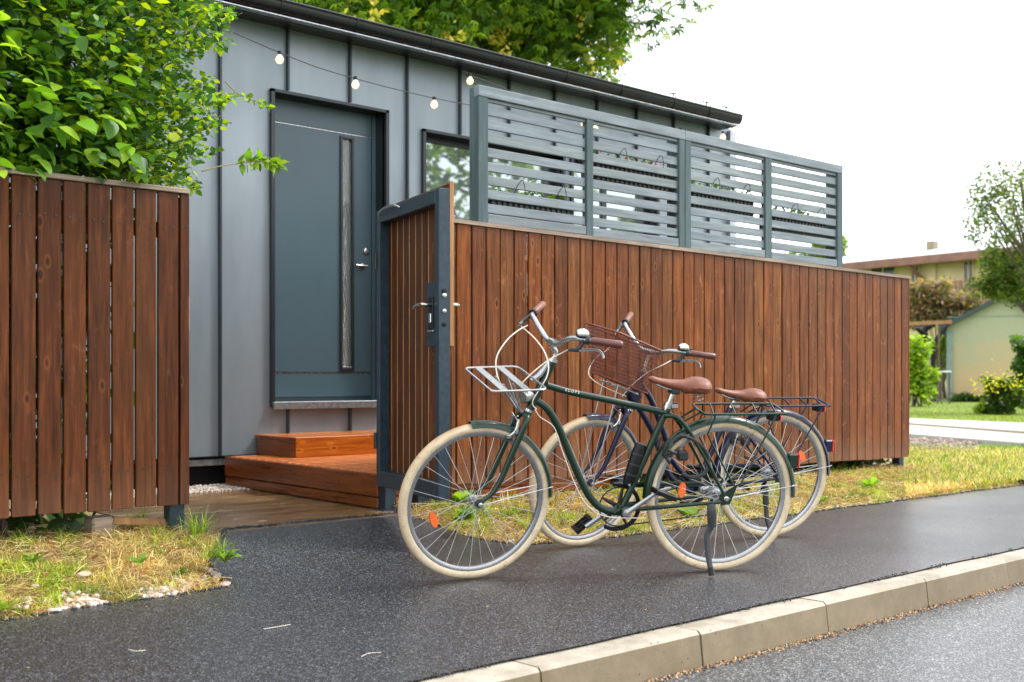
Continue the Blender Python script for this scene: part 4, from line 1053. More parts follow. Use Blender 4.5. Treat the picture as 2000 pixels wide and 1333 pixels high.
    m2 = MB().tube([fb, fb + (fe - fb) * .5, fe], [.016, .011, .011], 10, 1, flat=.7); ck2 = m2.build('crank', ALU, root, True)
    for e, sg_, par in ((ne, 1, ck), (fe, -1, ck2)):
        m = MB(); th = .35 if sg_ > 0 else -.7
        y0 = e[1] + .014 * sg_; ct, st_ = cos(th), sin(th)
        for (dx) in (-.04, .04):
            ya, yb = sorted((y0, y0 + .085 * sg_)); m.box(dx - .009, dx + .009, ya, yb, -.011, .011, .003)
        for dy in (0, .036, .076):
            ya, yb = sorted((y0 + dy * sg_, y0 + (dy + .009) * sg_)); m.box(-.04, .04, ya, yb, -.010, .010, .002)
        m.tube([(0, e[1], 0), (0, y0 + .08 * sg_, 0)], .007, 8)
        m.xf(lambda p: np.array((e[0] + p[0] * ct - p[2] * st_, p[1], e[2] + p[0] * st_ + p[2] * ct))); pd = m.build('pedal', BLACKP, par)
        m = MB()
        for dx in (-.052, .052):
            ya, yb = sorted((y0 + .02 * sg_, y0 + .066 * sg_)); m.box(dx - .003, dx + .003, ya, yb, -.007, .007)
        m.xf(lambda p: np.array((e[0] + p[0] * ct - p[2] * st_, p[1], e[2] + p[0] * st_ + p[2] * ct)))
    cc = (BB[0] , -.046, BB[2]); CRr = .088
    m = MB(); pts = [(cc[0] + CRr * cos(t), cc[1], cc[2] + CRr * sin(t)) for t in np.linspace(0, 2 * pi, 41)]; m.tube(pts, .0035, 6, cap=False)
    for i in range(5): t = i * 2 * pi / 5 + .5; m.tube([(cc[0] + .015 * cos(t), cc[1], cc[2] + .015 * sin(t)), (cc[0] + CRr * cos(t), cc[1], cc[2] + CRr * sin(t))], [.012, .006], 8, flat=.5)
    m.build('chainring', DGREY, root, True)
    # chain guard: ring of black plastic and painted upper bar
    m = MB(); t_ = np.linspace(radians(60), radians(300), 30)
    g1 = [(cc[0] + .008 + (CRr + .014) * cos(-t + pi), cc[1] - .002, cc[2] + (CRr + .014) * sin(-t + pi)) for t in np.linspace(radians(-120), radians(100), 28)]
    m.tube(g1, .010, 6, cap=True, flat=1.5); m.build('chain_guard_ring', BLACKP, root, True)
    m = MB().tube([(cc[0] + .03, cc[1] - .004, cc[2] + .100), (cc[0] - .1, cc[1] - .004, cc[2] + .098), (.1, cc[1] - .004, R + .045), (.02, cc[1] - .004, R + .038)], [.009, .011, .010, .008], 8, 2, flat=.5); m.build('chain_guard', paint, root, True)
    m = MB().tube([(cc[0], cc[1], cc[2] + CRr), (0, cc[1], R + .036), (-.03, cc[1], R + .018), (-.03, cc[1], R - .02), (0, cc[1], R - .036), (.02, cc[1], R - .10), (cc[0], cc[1], cc[2] - CRr)], .0038, 5); m.build('chain', DGREY, root, True)
    m = MB().box(-.0, .03, -.06, -.05, R - .115, R - .03, .004).lathe((.012, -.056, R - .10), (0, 1, 0), [(.02, 0), (.02, .006)], 12).lathe((.014, -.056, R - .05), (0, 1, 0), [(.018, 0), (.018, .006)], 12); m.build('derailleur', BLACKP, root, True)
    # ------- kickstand
    if fr: kp = [bp(1388, 985, .082), bp(1390, 1000, .09), bp(1390, 1030, .095)]; k2 = [bp(1390, 1030, .095), bp(1381, 1045, .10), bp(1384, 1090, .13), bp(1389, 1146, .16)]
    else: kp = [bp(1495, 950, .082), bp(1496, 985, .09)]; k2 = [bp(1496, 985, .09), bp(1499, 1020, .11), bp(1510, 1077, .15)]
    # the foot must meet the ground
    foot = np.array(k2[-1]); wz = ps.o[2] + (ps.B @ foot)[2]
    foot[2] -= (wz - .018) / ps.up[2] - 0; k2[-1] = tuple(foot)
    m = MB().tube(kp, [.017, .021, .018][:len(kp)] if len(kp) == 3 else [.016, .018], 8, 2, flat=.8); ks = m.build('kickstand', DGREY, root, True)
    MB().tube(k2, [.0145] * (len(k2) - 1) + [.012], 6, 3, flat=.8).build('stand_leg', DGREY, ks, True)
    e = np.array(k2[-1]); e0 = np.array(k2[-2]); dd = (e - e0) / np.linalg.norm(e - e0); MB().tube([e - dd * .03, e + dd * .004], [.0125, .014], 8).build('rubber_foot', BLACKP, ks)
    # ------- front: carrier or basket
    if fr:
        zf = lambda x, y: .853 + (.047 * (.13 - y) / .26) + .0 * x
        c4 = [(1.10, .128), (.878, .128), (.872, .10), (.90, -.10), (.915, -.128), (1.115, -.128), (1.13, -.10), (1.11, .10), (1.10, .128)]
        loop = [(1.09, .128), (1.0, .13), (.90, .13), (.876, .124), (.868, .10), (.878, 0), (.89, -.10), (.902, -.124), (.925, -.13), (1.02, -.13), (1.11, -.13), (1.13, -.124), (1.135, -.10), (1.125, 0), (1.115, .10), (1.108, .12), (1.09, .128)]
        m = MB().tube([(x, y, zf(x, y)) for x, y in loop], .0052, 8, 3); fk = None
        for x0, x1 in ((1.055, 1.075), (.955, .975)):
            vs_ = []
            m.add([(x0 - .016, .125, zf(0, .125) + .002), (x0 + .016, .125, zf(0, .125) + .002), (x1 + .016, -.125, zf(0, -.125) + .002), (x1 - .016, -.125, zf(0, -.125) + .002), (x0 - .016, .125, zf(0, .125) - .003), (x0 + .016, .125, zf(0, .125) - .003), (x1 + .016, -.125, zf(0, -.125) - .003), (x1 - .016, -.125, zf(0, -.125) - .003)], [(0, 1, 2, 3), (7, 6, 5, 4), (0, 4, 5, 1), (1, 5, 6, 2), (2, 6, 7, 3), (3, 7, 4, 0)])
        for sg_ in (.045, -.045):
            m.tube([(1.03, sg_, zf(0, sg_) - .005), (.93, sg_ * .6, .735)], .005, 8)
            m.tube([(.98, sg_ * .8, zf(0, sg_) - .005), (.925, sg_ * .4, .735)], .0045, 8)
        m.xf(S).build('front_rack', ALU, root, True)
        m = MB().tube([(.80, 0, .955), (.845, 0, .89), (.885, 0, .865)], [.006, .014, .008], 8, 3, flat=1.6); m.xf(S).build('rack_bracket', ALU, root, True)
        m = MB().lathe((.90, 0, .80), (1, 0, 0), [(.018, -.03), (.03, -.012), (.034, .006), (.034, .016), (.03, .018), (.002, .012)], 20); m.xf(S); hl = m.build('headlight', CHROME, root, True)
        # folding lock in its holder on the seat tube
        p0, p1 = np.array(bp(1252, 868)), np.array(bp(1226, 947)); dv = (p1 - p0) / np.linalg.norm(p1 - p0)
        m = MB().tube([p0 - dv * .006, p0, p0 + dv * .03, p1 - dv * .03, p1, p1 + dv * .006], [.012, .024, .03, .03, .024, .012], 14, 1, flat=.75); hd = m.build('lock_holder', BLACKP, root, True)
        pm = (p0 + p1) / 2; m = MB()
        for s_ in (.25, .5, .75): q = p0 + (p1 - p0) * s_; m.tube([q - dv * .003, q + dv * .003], .0315, 14, flat=.75)
        m.build('holder_band', DGREY, hd, True)
        MB().lathe(p1 + np.array([.0, .022, .004]), (0, 1, 0), [(.006, 0), (.006, .003)], 10).build('holder_bolt', CHROME, hd, True)
        refl(wf, wb, radians(-18), .20, TF); refl(wr, 0, radians(9), .185, TR)
    else:
        # tapered woven wire basket, in front of the bars
        rim = [(.835, .165), (.835, -.165), (1.085, -.135), (1.085, .135)]; bot = [(.86, .125), (.86, -.125), (1.05, -.105), (1.05, .105)]
        zt_ = lambda x: 1.035 + (x - .8) * .36; zb_ = lambda x: .80 + (x - .8) * .36
        RP = [np.array((x, y, zt_(x))) for x, y in rim]; BP = [np.array((x, y, zb_(x))) for x, y in bot]
        m = MB()
        for i in range(4):
            a0, a1, b0, b1 = RP[i], RP[(i + 1) % 4], BP[i], BP[(i + 1) % 4]
            nn = 24
            for k in range(nn):
                t = k / nn; t2 = min(max(t + .06, 0), 1); t3 = max(t - .06, 0)
                m.tube([a0 + (a1 - a0) * t, b0 + (b1 - b0) * t2], .0010, 3, cap=False); m.tube([a0 + (a1 - a0) * t, b0 + (b1 - b0) * t3], .0010, 3, cap=False)
            for k in range(1, 13):
                t = k / 13; m.tube([a0 + (b0 - a0) * t, a1 + (b1 - a1) * t], .0012, 3, cap=False)
        for k in range(1, 22):
            t = k / 22; m.tube([BP[0] + (BP[3] - BP[0]) * t, BP[1] + (BP[2] - BP[1]) * t], .0017, 3, cap=False)
            m.tube([BP[0] + (BP[1] - BP[0]) * t, BP[3] + (BP[2] - BP[3]) * t], .0017, 3, cap=False)
        bk = thing('basket', None, None); bk.parent = root
        tag(m.xf(S).build('wire_mesh', BASKM, bk), kind='stuff')
        MB().tube(RP + [RP[0]], .0055, 8).xf(S).build('rim', BASKM, bk, True); MB().tube(BP + [BP[0]], .004, 8).xf(S).build('base_ring', BASKM, bk, True)
        m = MB().tube([(.86, .05, .80), (.98, .05, .845), (1.04, .05, .86)], .005, 6).tube([(.86, -.05, .80), (.98, -.05, .845), (1.04, -.05, .86)], .005, 6)
        for sg_ in (1, -1): m.tube([(1.0, .06 * sg_, .862), (1.03, .062 * sg_, .70), (wb, .058 * sg_, R)], .0038, 6)
        m.xf(S).build('basket_stay', ALU, root, True)
        MB().tube([(.83, 0, .79), (.845, 0, .755)], .034, 10).xf(S).build('head_mount', paint, root, True)
        refl(wr, 0, radians(150), .2, TR)
    return root
bikeA = bicycle('dark green bicycle with cream tyres and a silver front carrier, nearest the kerb', [3.979, 3.180, 2.630, .122, .22, 1.110, .3455], GREEN, 'front')
bikeB = bicycle('navy step-through bicycle with a brown wire basket, parked behind the green one', [5.032, 3.664, 2.753, .11, .26, 1.098, .3457], NAVY, 'back')

# ================================================================== VERGE GRASS, GRAVEL, WEEDS
def verge_pts(n, u0, u1, v0=4.0, v1=5.35):
    u = RNG.uniform(u0, u1, n); v = RNG.uniform(v0, v1, n)
    e = np.array([edge_hi(x) for x in u]); ok = v > e + .01
    ok &= ~((u > 2.28) & (u < 3.60) & (v > 4.9))
    return u[ok], v[ok]
STRAW = [(.60, .44, .17), (.72, .56, .24), (.45, .30, .11), (.78, .66, .34), (.5, .3, .12)]
GRN = [(.20, .34, .02), (.30, .44, .03), (.42, .52, .05), (.10, .20, .02)]
def clump_cols(cols, u, v, m):
    c = np.array(cols); k = len(c); n_ = np.clip(vnoise(u, v, 6.1, 9) * .7 + vnoise(u, v, 17, 4) * .3 + RNG.normal(0, .16, m), 0, .999)
    out = c[(n_ * k).astype(int)] * (.72 + .5 * vnoise(u, v, 9.3, 6))[:, None] * RNG.uniform(.75, 1.2, (m, 1))
    return np.clip(out, 0, 1)
def grass(name, n, region, cols, hl, wl, lie, bend, dens=None, sd=1, parent=None):
    u, v = verge_pts(n, *region)
    if dens is not None:
        k = RNG.random(len(u)) < dens(u, v); u, v = u[k], v[k]
    m = len(u); z = gz(u, v) - .012; tv, tf = blade_template(bend)
    yaw = RNG.uniform(0, 6.28, m); lean = RNG.uniform(0, lie, m)
    R1 = rots(yaw, lean, RNG.uniform(-.3, .3, m))  # x axis tilted up; blade grows along local z
    # tilt blade over by lean: use -lean pitch so z leans along +x
    R1 = rots(yaw, -lean, np.zeros(m))
    h = RNG.uniform(*hl, m) * (.6 + .8 * vnoise(u, v, 3, sd)); wd = RNG.uniform(*wl, m)
    return tag(cloud(name, tv, tf, np.stack([u, v, z], 1), R1, np.stack([h, wd, h], 1), clump_cols(cols, u, v, m), BLADE, parent), kind='stuff')
cl_ = lambda u, v: np.clip((vnoise(u, v, 4.5, 2) - .42) * 4, .06, 1)
cl2 = lambda u, v: np.clip((vnoise(u, v, 3.3, 5) - .35) * 3, .15, 1)
grass('dry_grass', 42000, (-.3, 2.6), STRAW, (.015, .055), (.002, .0036), 1.5, 1.2, None, 1)
grass('green_grass', 9000, (-.3, 2.6), GRN, (.02, .05), (.002, .004), 1.2, .9, cl_, 2)
grass('dry_grass', 38000, (3.5, 9.4), STRAW, (.02, .06), (.0025, .0042), 1.5, 1.1, None, 3)
grass('green_grass', 16000, (3.5, 9.4), GRN, (.02, .055), (.0025, .005), 1.2, .9, cl2, 4)
def clumps(name, nc, per, region, cols, h, spread, sd):
    u, v = verge_pts(nc, *region); k = vnoise(u, v, 2.7, sd) + RNG.normal(0, .12, len(u)) > .42; u, v = u[k], v[k]; m = len(u)
    U = np.repeat(u, per) + RNG.normal(0, spread, m * per); V = np.repeat(v, per) + RNG.normal(0, spread, m * per); hs_ = np.repeat(RNG.uniform(.6, 1.3, m), per)
    ok = V > np.array([edge_hi(x) for x in U]) + .005; ok &= ~((U > 2.28) & (U < 3.6) & (V > 4.9)); U, V, hs_ = U[ok], V[ok], hs_[ok]; cc_ = np.repeat(pal(cols, m, .25), per, 0)[ok] * RNG.uniform(.75, 1.25, (len(U), 1)); m = len(U)
    yaw = RNG.uniform(0, 6.28, m); hh_ = RNG.uniform(.4, 1, m) * h * hs_; tv, tf = blade_template(.8)
    tag(cloud(name, tv, tf, np.stack([U, V, gz(U, V) - .01], 1), rots(yaw, -RNG.uniform(0, .95, m), np.zeros(m)), np.stack([hh_, RNG.uniform(.0025, .0045, m), hh_], 1), np.clip(cc_, 0, 1), BLADE), kind='stuff')
clumps('green_grass', 420, 34, (-.3, 2.3), GRN, .085, .022, 2); clumps('dry_grass', 300, 30, (-.3, 2.3), STRAW, .09, .03, 5)
clumps('green_grass', 900, 34, (3.55, 9.3), GRN, .085, .028, 3); clumps('dry_grass', 420, 30, (3.55, 9.3), STRAW, .09, .035, 7)
def litter(name, n, region, cols, ln, wd, zz=.012):
    u, v = verge_pts(n, *region); m = len(u); tv = [(-.5, -.5, 0), (-.5, .5, 0), (0, -.5, .06), (0, .5, .06), (.5, -.3, .0), (.5, .3, 0)]; tf = [(0, 2, 3), (0, 3, 1), (2, 4, 5), (2, 5, 3)]
    L_ = RNG.uniform(*ln, m)
    tag(cloud(name, tv, tf, np.stack([u, v, gz(u, v) + RNG.uniform(0, zz * 2, m)], 1), rots(RNG.uniform(0, 6.28, m), RNG.normal(0, .22, m), RNG.normal(0, .4, m)), np.stack([L_, RNG.uniform(*wd, m), L_], 1), pal(cols, m, .3), BLADE), kind='stuff')
LIT = [(.80, .66, .38), (.68, .50, .24), (.55, .36, .16), (.32, .18, .09)]
litter('straw_litter', 8000, (-.3, 2.4), LIT, (.03, .10), (.0018, .0035)); litter('straw_litter', 14000, (3.5, 9.4), LIT, (.03, .12), (.002, .004))
litter('leaf_litter', 1500, (-.3, 2.4), [(.30, .14, .07), (.2, .1, .05), (.42, .25, .12)], (.012, .03), (.008, .018)); litter('leaf_litter', 3000, (3.5, 9.4), [(.30, .14, .07), (.2, .1, .05), (.42, .25, .12)], (.012, .035), (.008, .02))
# grass right of the fence end
def field(name, n, px, py, cols, hl, wl, zg=.05, lie=.8, sd=1):
    out = []
    x = RNG.uniform(px[0], px[1], n); y = RNG.uniform(py[0], py[1], n)
    P = np.array([onz(a, b, zg) for a, b in zip(x, y)])
    k = P[:, 1] > 4.15; k &= ~((P[:, 0] < 9.15) & (P[:, 1] > 4.9)); P = P[k]
    P[:, 2] = np.where(P[:, 0] < 14, np.maximum(gz(P[:, 0], P[:, 1]), .04), .045) - .01
    m = len(P); tv, tf = blade_template(.8)
    return tag(cloud(name, tv, tf, P, rots(RNG.uniform(0, 6.28, m), -RNG.uniform(0, lie, m), np.zeros(m)), np.stack([RNG.uniform(*hl, m), RNG.uniform(*wl, m), RNG.uniform(*hl, m)], 1), pal(cols, m, .25), BLADE), kind='stuff')
field('green_grass', 15000, (1770, 2040), (872, 945), GRN, (.03, .08), (.005, .010), lie=1.2)
field('dry_grass', 20000, (1770, 2040), (880, 975), STRAW, (.03, .08), (.005, .009), lie=1.5)
field('lawn_grass', 14000, (1770, 2060), (786, 826), [(.14, .22, .02), (.24, .32, .03), (.32, .34, .05)], (.02, .05), (.02, .035))
# gravel at the left edge of the verge, by the house and along the asphalt edge
def gravel(name, P, sz, cols, label=None):
    m = len(P); return tag(cloud(name, *STT, P, rots(RNG.uniform(0, 6.3, m), RNG.uniform(-1, 1, m), RNG.uniform(-2, 2, m)), RNG.uniform(*sz, m)[:, None] * RNG.uniform(.6, 1.1, (m, 3)), pal(cols, m, .2), GRAVM), kind='stuff')
s = NT('gravel_stone'); a_ = s.n('Attribute', attribute_name='Col'); s.set(Base_Color=a_.outputs['Color'], Roughness=.65); s.bump(s.noise(s.coords((1, 1, 1), rnd=False), 90, 4), .3, .003); GRAVM = s.m
GC = [(.46, .42, .37), (.36, .31, .27), (.55, .51, .46), (.33, .22, .17), (.42, .33, .26)]
u = 2.16 - RNG.uniform(0, 1, 1100) ** 1.4 * .85; off = np.abs(RNG.normal(0, 1, 1100)) * (.02 + .10 * vnoise(u, u, 4, 3)); P = np.stack([u, np.array([edge_hi(x) for x in u]) + off + .005, np.zeros(1100)], 1); P = P[(vnoise(P[:, 0], P[:, 1], 11, 1) > .38)]; P[:, 2] = gz(P[:, 0], P[:, 1]) + .006
gravel('gravel', P, (.004, .017), GC)
P = np.stack([RNG.uniform(2.3, 3.6, 2600), RNG.uniform(6.72, 7.15, 2600), np.full(2600, .135)], 1); gravel('gravel', P, (.006, .013), GC)
u = RNG.uniform(3.6, 9, 700); P = np.stack([u, np.array([edge_hi(x) for x in u]) + np.abs(RNG.normal(0, .06, 700)) + .01, np.zeros(700)], 1); P[:, 2] = gz(P[:, 0], P[:, 1]) + .004
gravel('gravel', P, (.004, .011), GC)
DKC = [(.012, .013, .015), (.03, .03, .033), (.02, .02, .02)]
u = RNG.uniform(1.2, 8, 1500); gravel('asphalt_crumbs', np.stack([u, 2.588 + RNG.normal(0, .012, 1500), np.full(1500, .004)], 1)[vnoise(u, u, 9, 2) > .5], (.0015, .005), DKC)
u = np.concatenate([RNG.uniform(-.2, 9, 1400), 2.16 + RNG.uniform(0, .34, 500)]); gravel('asphalt_crumbs', np.stack([u, np.array([edge_hi(x) for x in u]) + RNG.normal(0, .008, 1900), gz(u, np.array([edge_hi(x) for x in u])) + .006], 1), (.003, .009), DKC)
u = RNG.uniform(2.2, 7.5, 2600); gravel('gutter_dirt', np.stack([u, 2.452 - np.abs(RNG.normal(0, .018, 2600)), np.full(2600, -.119)], 1), (.0015, .006), [(.30, .15, .06), (.2, .11, .05), (.42, .28, .15), (.02, .02, .02)])
# bark chips by the pale path
P = np.array([onz(RNG.uniform(1776, 1910), RNG.uniform(858, 882), .05) for _ in range(900)]); gravel('bark_mulch', P, (.02, .045), [(.12, .08, .06), (.3, .23, .19), (.2, .14, .1)])
# loose stones
for x, y, r_, lb in ((170, 1148, .024, 'tan rounded stone at the front edge of the left verge'), (75, 1165, .014, 'pale stone in the dry grass at the far left of the verge'), (1000, 1075, .0, '')):
    if r_ == 0: continue
    p = onz(x, y, .02); mb = MB().add([tuple(np.array(q) * r_ * np.array([1.3, 1, .7])) for q in STT[0]], STT[1]); o = mb.build('stone', STONE, None, True); o.location = (p[0], p[1] + .03, gz(p[0], p[1] + .03) + .012); tag(o, lb, 'stone')
# weeds
def weed(px, py, label, n=9, L=.062, cols=((.13, .24, .03), (.22, .34, .05)), z=.03, tmpl=LTJ):
    n = n + 4; p = onz(px, py, z)
    for _ in range(3): z_ = float(gz(p[0], p[1])); p = onz(px, py, z_)
    t = thing('weed', label, 'weed', (p[0], p[1], z_), 'broad-leaved weeds in the verge')
    me = None
    for i in range(n):
        c = pal(cols, 1, .2)[0]
        tv, tf = tmpl; o = cloud('leaf', tv, tf, np.zeros((1, 3)), np.eye(3)[None], np.array([1.]), np.array([c]), LEAF, t)
        s_ = L * random.uniform(.7, 1.2); o.scale = (s_, s_ * 1.2, s_); o.rotation_euler = (random.uniform(-.5, .5), random.uniform(-.9, -.02), i * 6.28 / n + random.uniform(-.5, .5))
    return t
weed(353, 1128, 'bright dandelion rosette beside the white gravel on the left verge')
weed(66, 1100, 'dark leafed weed in the dry grass at the far left')
weed(273, 1102, 'dark green weed in the middle of the left verge')
weed(194, 1045, 'small green weed close under the left fence', L=.07)
weed(440, 1098, 'ragged green weed at the corner where the left verge meets the asphalt', n=12, L=.075)
weed(12, 1200, 'light green weed touching the asphalt at the far left', L=.08)
weed(900, 985, 'light green leafy weed seen through the front wheel of the green bicycle', n=14, L=.12, cols=((.2, .36, .04), (.3, .45, .07)), tmpl=LTS)
weed(905, 1015, 'round leafed weed at the asphalt edge inside the green bicycle front wheel', n=10, L=.08, cols=((.2, .36, .04),), tmpl=LTS)
weed(1345, 1010, 'pale green weed behind the rear wheel of the green bicycle', n=9, L=.1, tmpl=LTS)
weed(1228, 1038, 'small bright weed at the asphalt edge below the pedals', n=8, L=.06, tmpl=LTS)
weed(1700, 955, 'bright green tuft in front of the right end of the fence', n=14, L=.12, cols=((.25, .42, .05),))
weed(1600, 985, 'green tuft right of the navy bicycle rear wheel', n=12, L=.10, cols=((.2, .36, .04),))
# grass tufts
def tuft(px, py, label, n=60, h=.16):
    z_ = .05; p = onz(px, py, z_)
    for _ in range(3): z_ = float(gz(p[0], p[1])); p = onz(px, py, z_)
    P = np.stack([RNG.normal(0, .025, n), RNG.normal(0, .02, n), np.zeros(n)], 1); tv, tf = blade_template(.8)
    o = cloud('grass_tuft', tv, tf, P, rots(RNG.uniform(0, 6.28, n), -RNG.uniform(0, .8, n), np.zeros(n)), np.stack([RNG.uniform(.5, 1, n) * h, RNG.uniform(.003, .005, n), RNG.uniform(.5, 1, n) * h], 1), pal(GRN, n), BLADE); o.location = (p[0], p[1], z_ - .01)
    tag(o, label, 'grass tuft', 'tufts of long grass in the verge')
tuft(270, 1030, 'upright tuft of grass under the right half of the left fence', 70, .15)
tuft(385, 1040, 'long green grass tuft at the foot of the left fence post', 90, .17)
tuft(420, 1085, 'dark green grass tuft at the corner of the left verge by the asphalt', 70, .14)
tuft(120, 1020, 'dry tall tuft below the left fence boards', 60, .13)
tuft(1580, 925, 'green tuft growing beside the fence behind the navy bicycle rear wheel', 60, .13)
tuft(1120, 955, 'green tuft at the fence foot between the two bicycle wheels', 60, .13)
tuft(1790, 905, 'bright green tuft at the right end of the brown fence', 80, .14)
# litter on the asphalt
def twig(pts, label, mt, r_=.0009):
    P = [onz(x, y, .008) for x, y in pts]; tag(MB().tube([tuple(p) for p in P], r_, 5, 4).build('straw', mt, None, True), label, 'straw')
twig([(250, 1268), (266, 1272), (284, 1270)], 'curved pale straw on the asphalt at the bottom left', WHITEC)
twig([(515, 1229), (540, 1225), (567, 1220)], 'straight pale straw lying in the middle of the asphalt', WHITEC)
twig([(705, 1283), (722, 1276), (745, 1275)], 'thin bent straw on the asphalt below the gate', WHITEC)
m = 260; u = RNG.uniform(.5, 7, m); v = RNG.uniform(2.7, 4.2, m)
tag(cloud('debris', *LTS, np.stack([u, v, np.full(m, .007)], 1), rots(RNG.uniform(0, 6.3, m), RNG.uniform(-.1, .2, m), RNG.uniform(-.3, .3, m)), RNG.uniform(.004, .012, m), pal([(.4, .28, .15), (.5, .42, .28), (.2, .12, .06)], m), BLADE), kind='stuff')

# ================================================================== SHRUBS ON THE LEFT
BIG = [(.09, .22, .025), (.19, .38, .03), (.32, .50, .04), (.04, .11, .02)]
SML = [(.035, .10, .03), (.09, .21, .035), (.20, .37, .035), (.44, .54, .02), (.06, .15, .035)]
PANE2 = simple('far_window_glass', (.06, .075, .08), .15, var=.4, scale=3)
def shrub(label, hull, nfill, nbig, tmpl, szb, szf, cols, stems, vr, name='shrub'):
    """hull: function px,py -> inside; leaves sit in a real volume v in vr"""
    t = thing(name, label, 'shrub', (stems[0][0], stems[0][1], .14)); L = np.array(t.location)
    def samp(n, v0, v1):
        out = []
        while len(out) < n:
            x, y = random.uniform(-160, 560), random.uniform(-160, 400)
            if hull(x, y) > random.random(): out.append(onv(x, y, random.uniform(v0, v1)))
        return np.array(out)
    P = samp(nfill, vr[0] + .1, vr[1]); n = len(P)
    o = cloud('foliage', *tmpl, P - L, rots(RNG.uniform(0, 6.3, n), RNG.uniform(-.9, .5, n), RNG.uniform(-.8, .8, n)), RNG.uniform(*szf, n), pal(cols, n, .25), LEAF, t); tag(o, kind='stuff')
    P = samp(nbig, vr[0] - .12, vr[0] + .22); n = len(P); mes = []
    for c in cols * 2:
        tv, tf = tmpl; tmp = cloud('leaf', tv, tf, np.zeros((1, 3)), np.eye(3)[None], np.array([1.]), np.array([c]), LEAF); mes.append(tmp.data); bpy.data.objects.remove(tmp)
    for i in range(n):
        o = link('leaf', random.choice(mes), t); o.location = P[i] - L; s_ = random.uniform(*szb); o.scale = (s_, s_ * random.uniform(.85, 1.2), s_)
        o.rotation_euler = (random.uniform(-.6, .6), random.uniform(-.3, 1.0), random.uniform(-2.6, .4))
    for i, (u, v, ux, vx, zx) in enumerate(stems):
        vx = max(vx, 5.45)
        m = MB().tube([(u, v, .1), (u + (ux - u) * .3, v + (vx - v) * .3, .1 + (zx - .1) * .4), (ux, vx, zx)], [.018, .012, .004], 7, 5); put(m, 'stem', BARK, t, True)
        for k in range(5):
            f1 = random.uniform(.5, .95); p0 = np.array((u + (ux - u) * f1, v + (vx - v) * f1, .1 + (zx - .1) * f1)); p1 = p0 + np.array((random.uniform(-.3, .12), random.uniform(-.25, .3), random.uniform(0, .25)))
            put(MB().tube([p0, (p0 + p1) / 2 + [0, 0, .03], p1], [.006, .004, .002], 5, 3), 'branch', BARK, t, True)
    return t
def hullL(x, y):   # broad leaves
    if y > 335 + 10 * sin(x * .1) and not (x < 60 and y < 335): return 0
    if x < 60: return 1. if y > 200 or x < -40 else .5
    if x > 270 - 20 * sin(y * .03): return 0
    return 1. if y > 60 + x * .55 else .12
def hullR(x, y):
    top = 430 + 35 * sin(y * .035) + 20 * sin(y * .09)
    if y > 180: top = 455 - (y - 180) * .40 + 18 * sin(y * .11)
    if y > 352: return 0 if not (270 < x < 385 and y < 372) else .8
    if x > top: return 0
    e = (top - x) / 60
    if x < 130 and y > 120: return .05
    return min(1., .12 + e * .8)
shrub('big-leaved bright green shrub leaning over the left fence', hullL, 5200, 240, LT, (.075, .125), (.05, .095), BIG, [(1.0, 5.5, .8, 5.3, 2.7), (1.6, 5.45, 1.7, 5.3, 2.4), (1.4, 5.6, 1.3, 5.5, 2.9), (1.9, 5.5, 2.1, 5.3, 2.2)], (5.05, 5.75))
shrub('small-leaved dense shrub between the big-leaved one and the grey wall', hullR, 16500, 300, LTS, (.045, .075), (.028, .056), SML, [(1.9, 5.9, 2.2, 5.7, 2.9), (1.8, 5.9, 1.9, 5.7, 3.2), (1.7, 5.9, 1.6, 5.7, 3.1), (2.0, 5.9, 2.3, 5.7, 2.2), (1.6, 5.8, 1.4, 5.7, 3.0)], (5.12, 6.3))
# dark leaves added behind the left fence to block light through its gaps
n_ = 5200; P = np.stack([RNG.uniform(-1.4, 2.2, n_), RNG.uniform(5.25, 6.1, n_), RNG.uniform(.12, 1.8, n_)], 1)
k_ = RNG.random(n_) < np.where(P[:, 0] > 1.9, .35, 1); P = P[k_]; n_ = len(P)
tag(cloud('shade_fill_leaves', *LT, P, rots(RNG.uniform(0, 6.3, n_), RNG.uniform(-.9, .5, n_), RNG.uniform(-.8, .8, n_)), RNG.uniform(.08, .15, n_), pal([(.04, .09, .02), (.06, .12, .03)], n_, .25), LEAF), kind='stuff')
n_ = 4600; P = np.stack([RNG.uniform(3.7, 9.02, n_), RNG.uniform(5.2, 5.7, n_), RNG.uniform(.05, .36, n_)], 1)
P[:, 2] = np.where(P[:, 0] < 5.7, np.minimum(P[:, 2], .22), P[:, 2]); P = P[(P[:, 0] > 5.62) | (P[:, 1] < 5.2)]; n_ = len(P)
tag(cloud('shade_fill_leaves', *LTS, P, rots(RNG.uniform(0, 6.3, n_), RNG.uniform(-.9, .5, n_), RNG.uniform(-.8, .8, n_)), RNG.uniform(.05, .11, n_), pal([(.03, .06, .015), (.06, .09, .02), (.08, .05, .03)], n_, .25), LEAF), kind='stuff')  # dark leaves added to give the black shade under the right fence
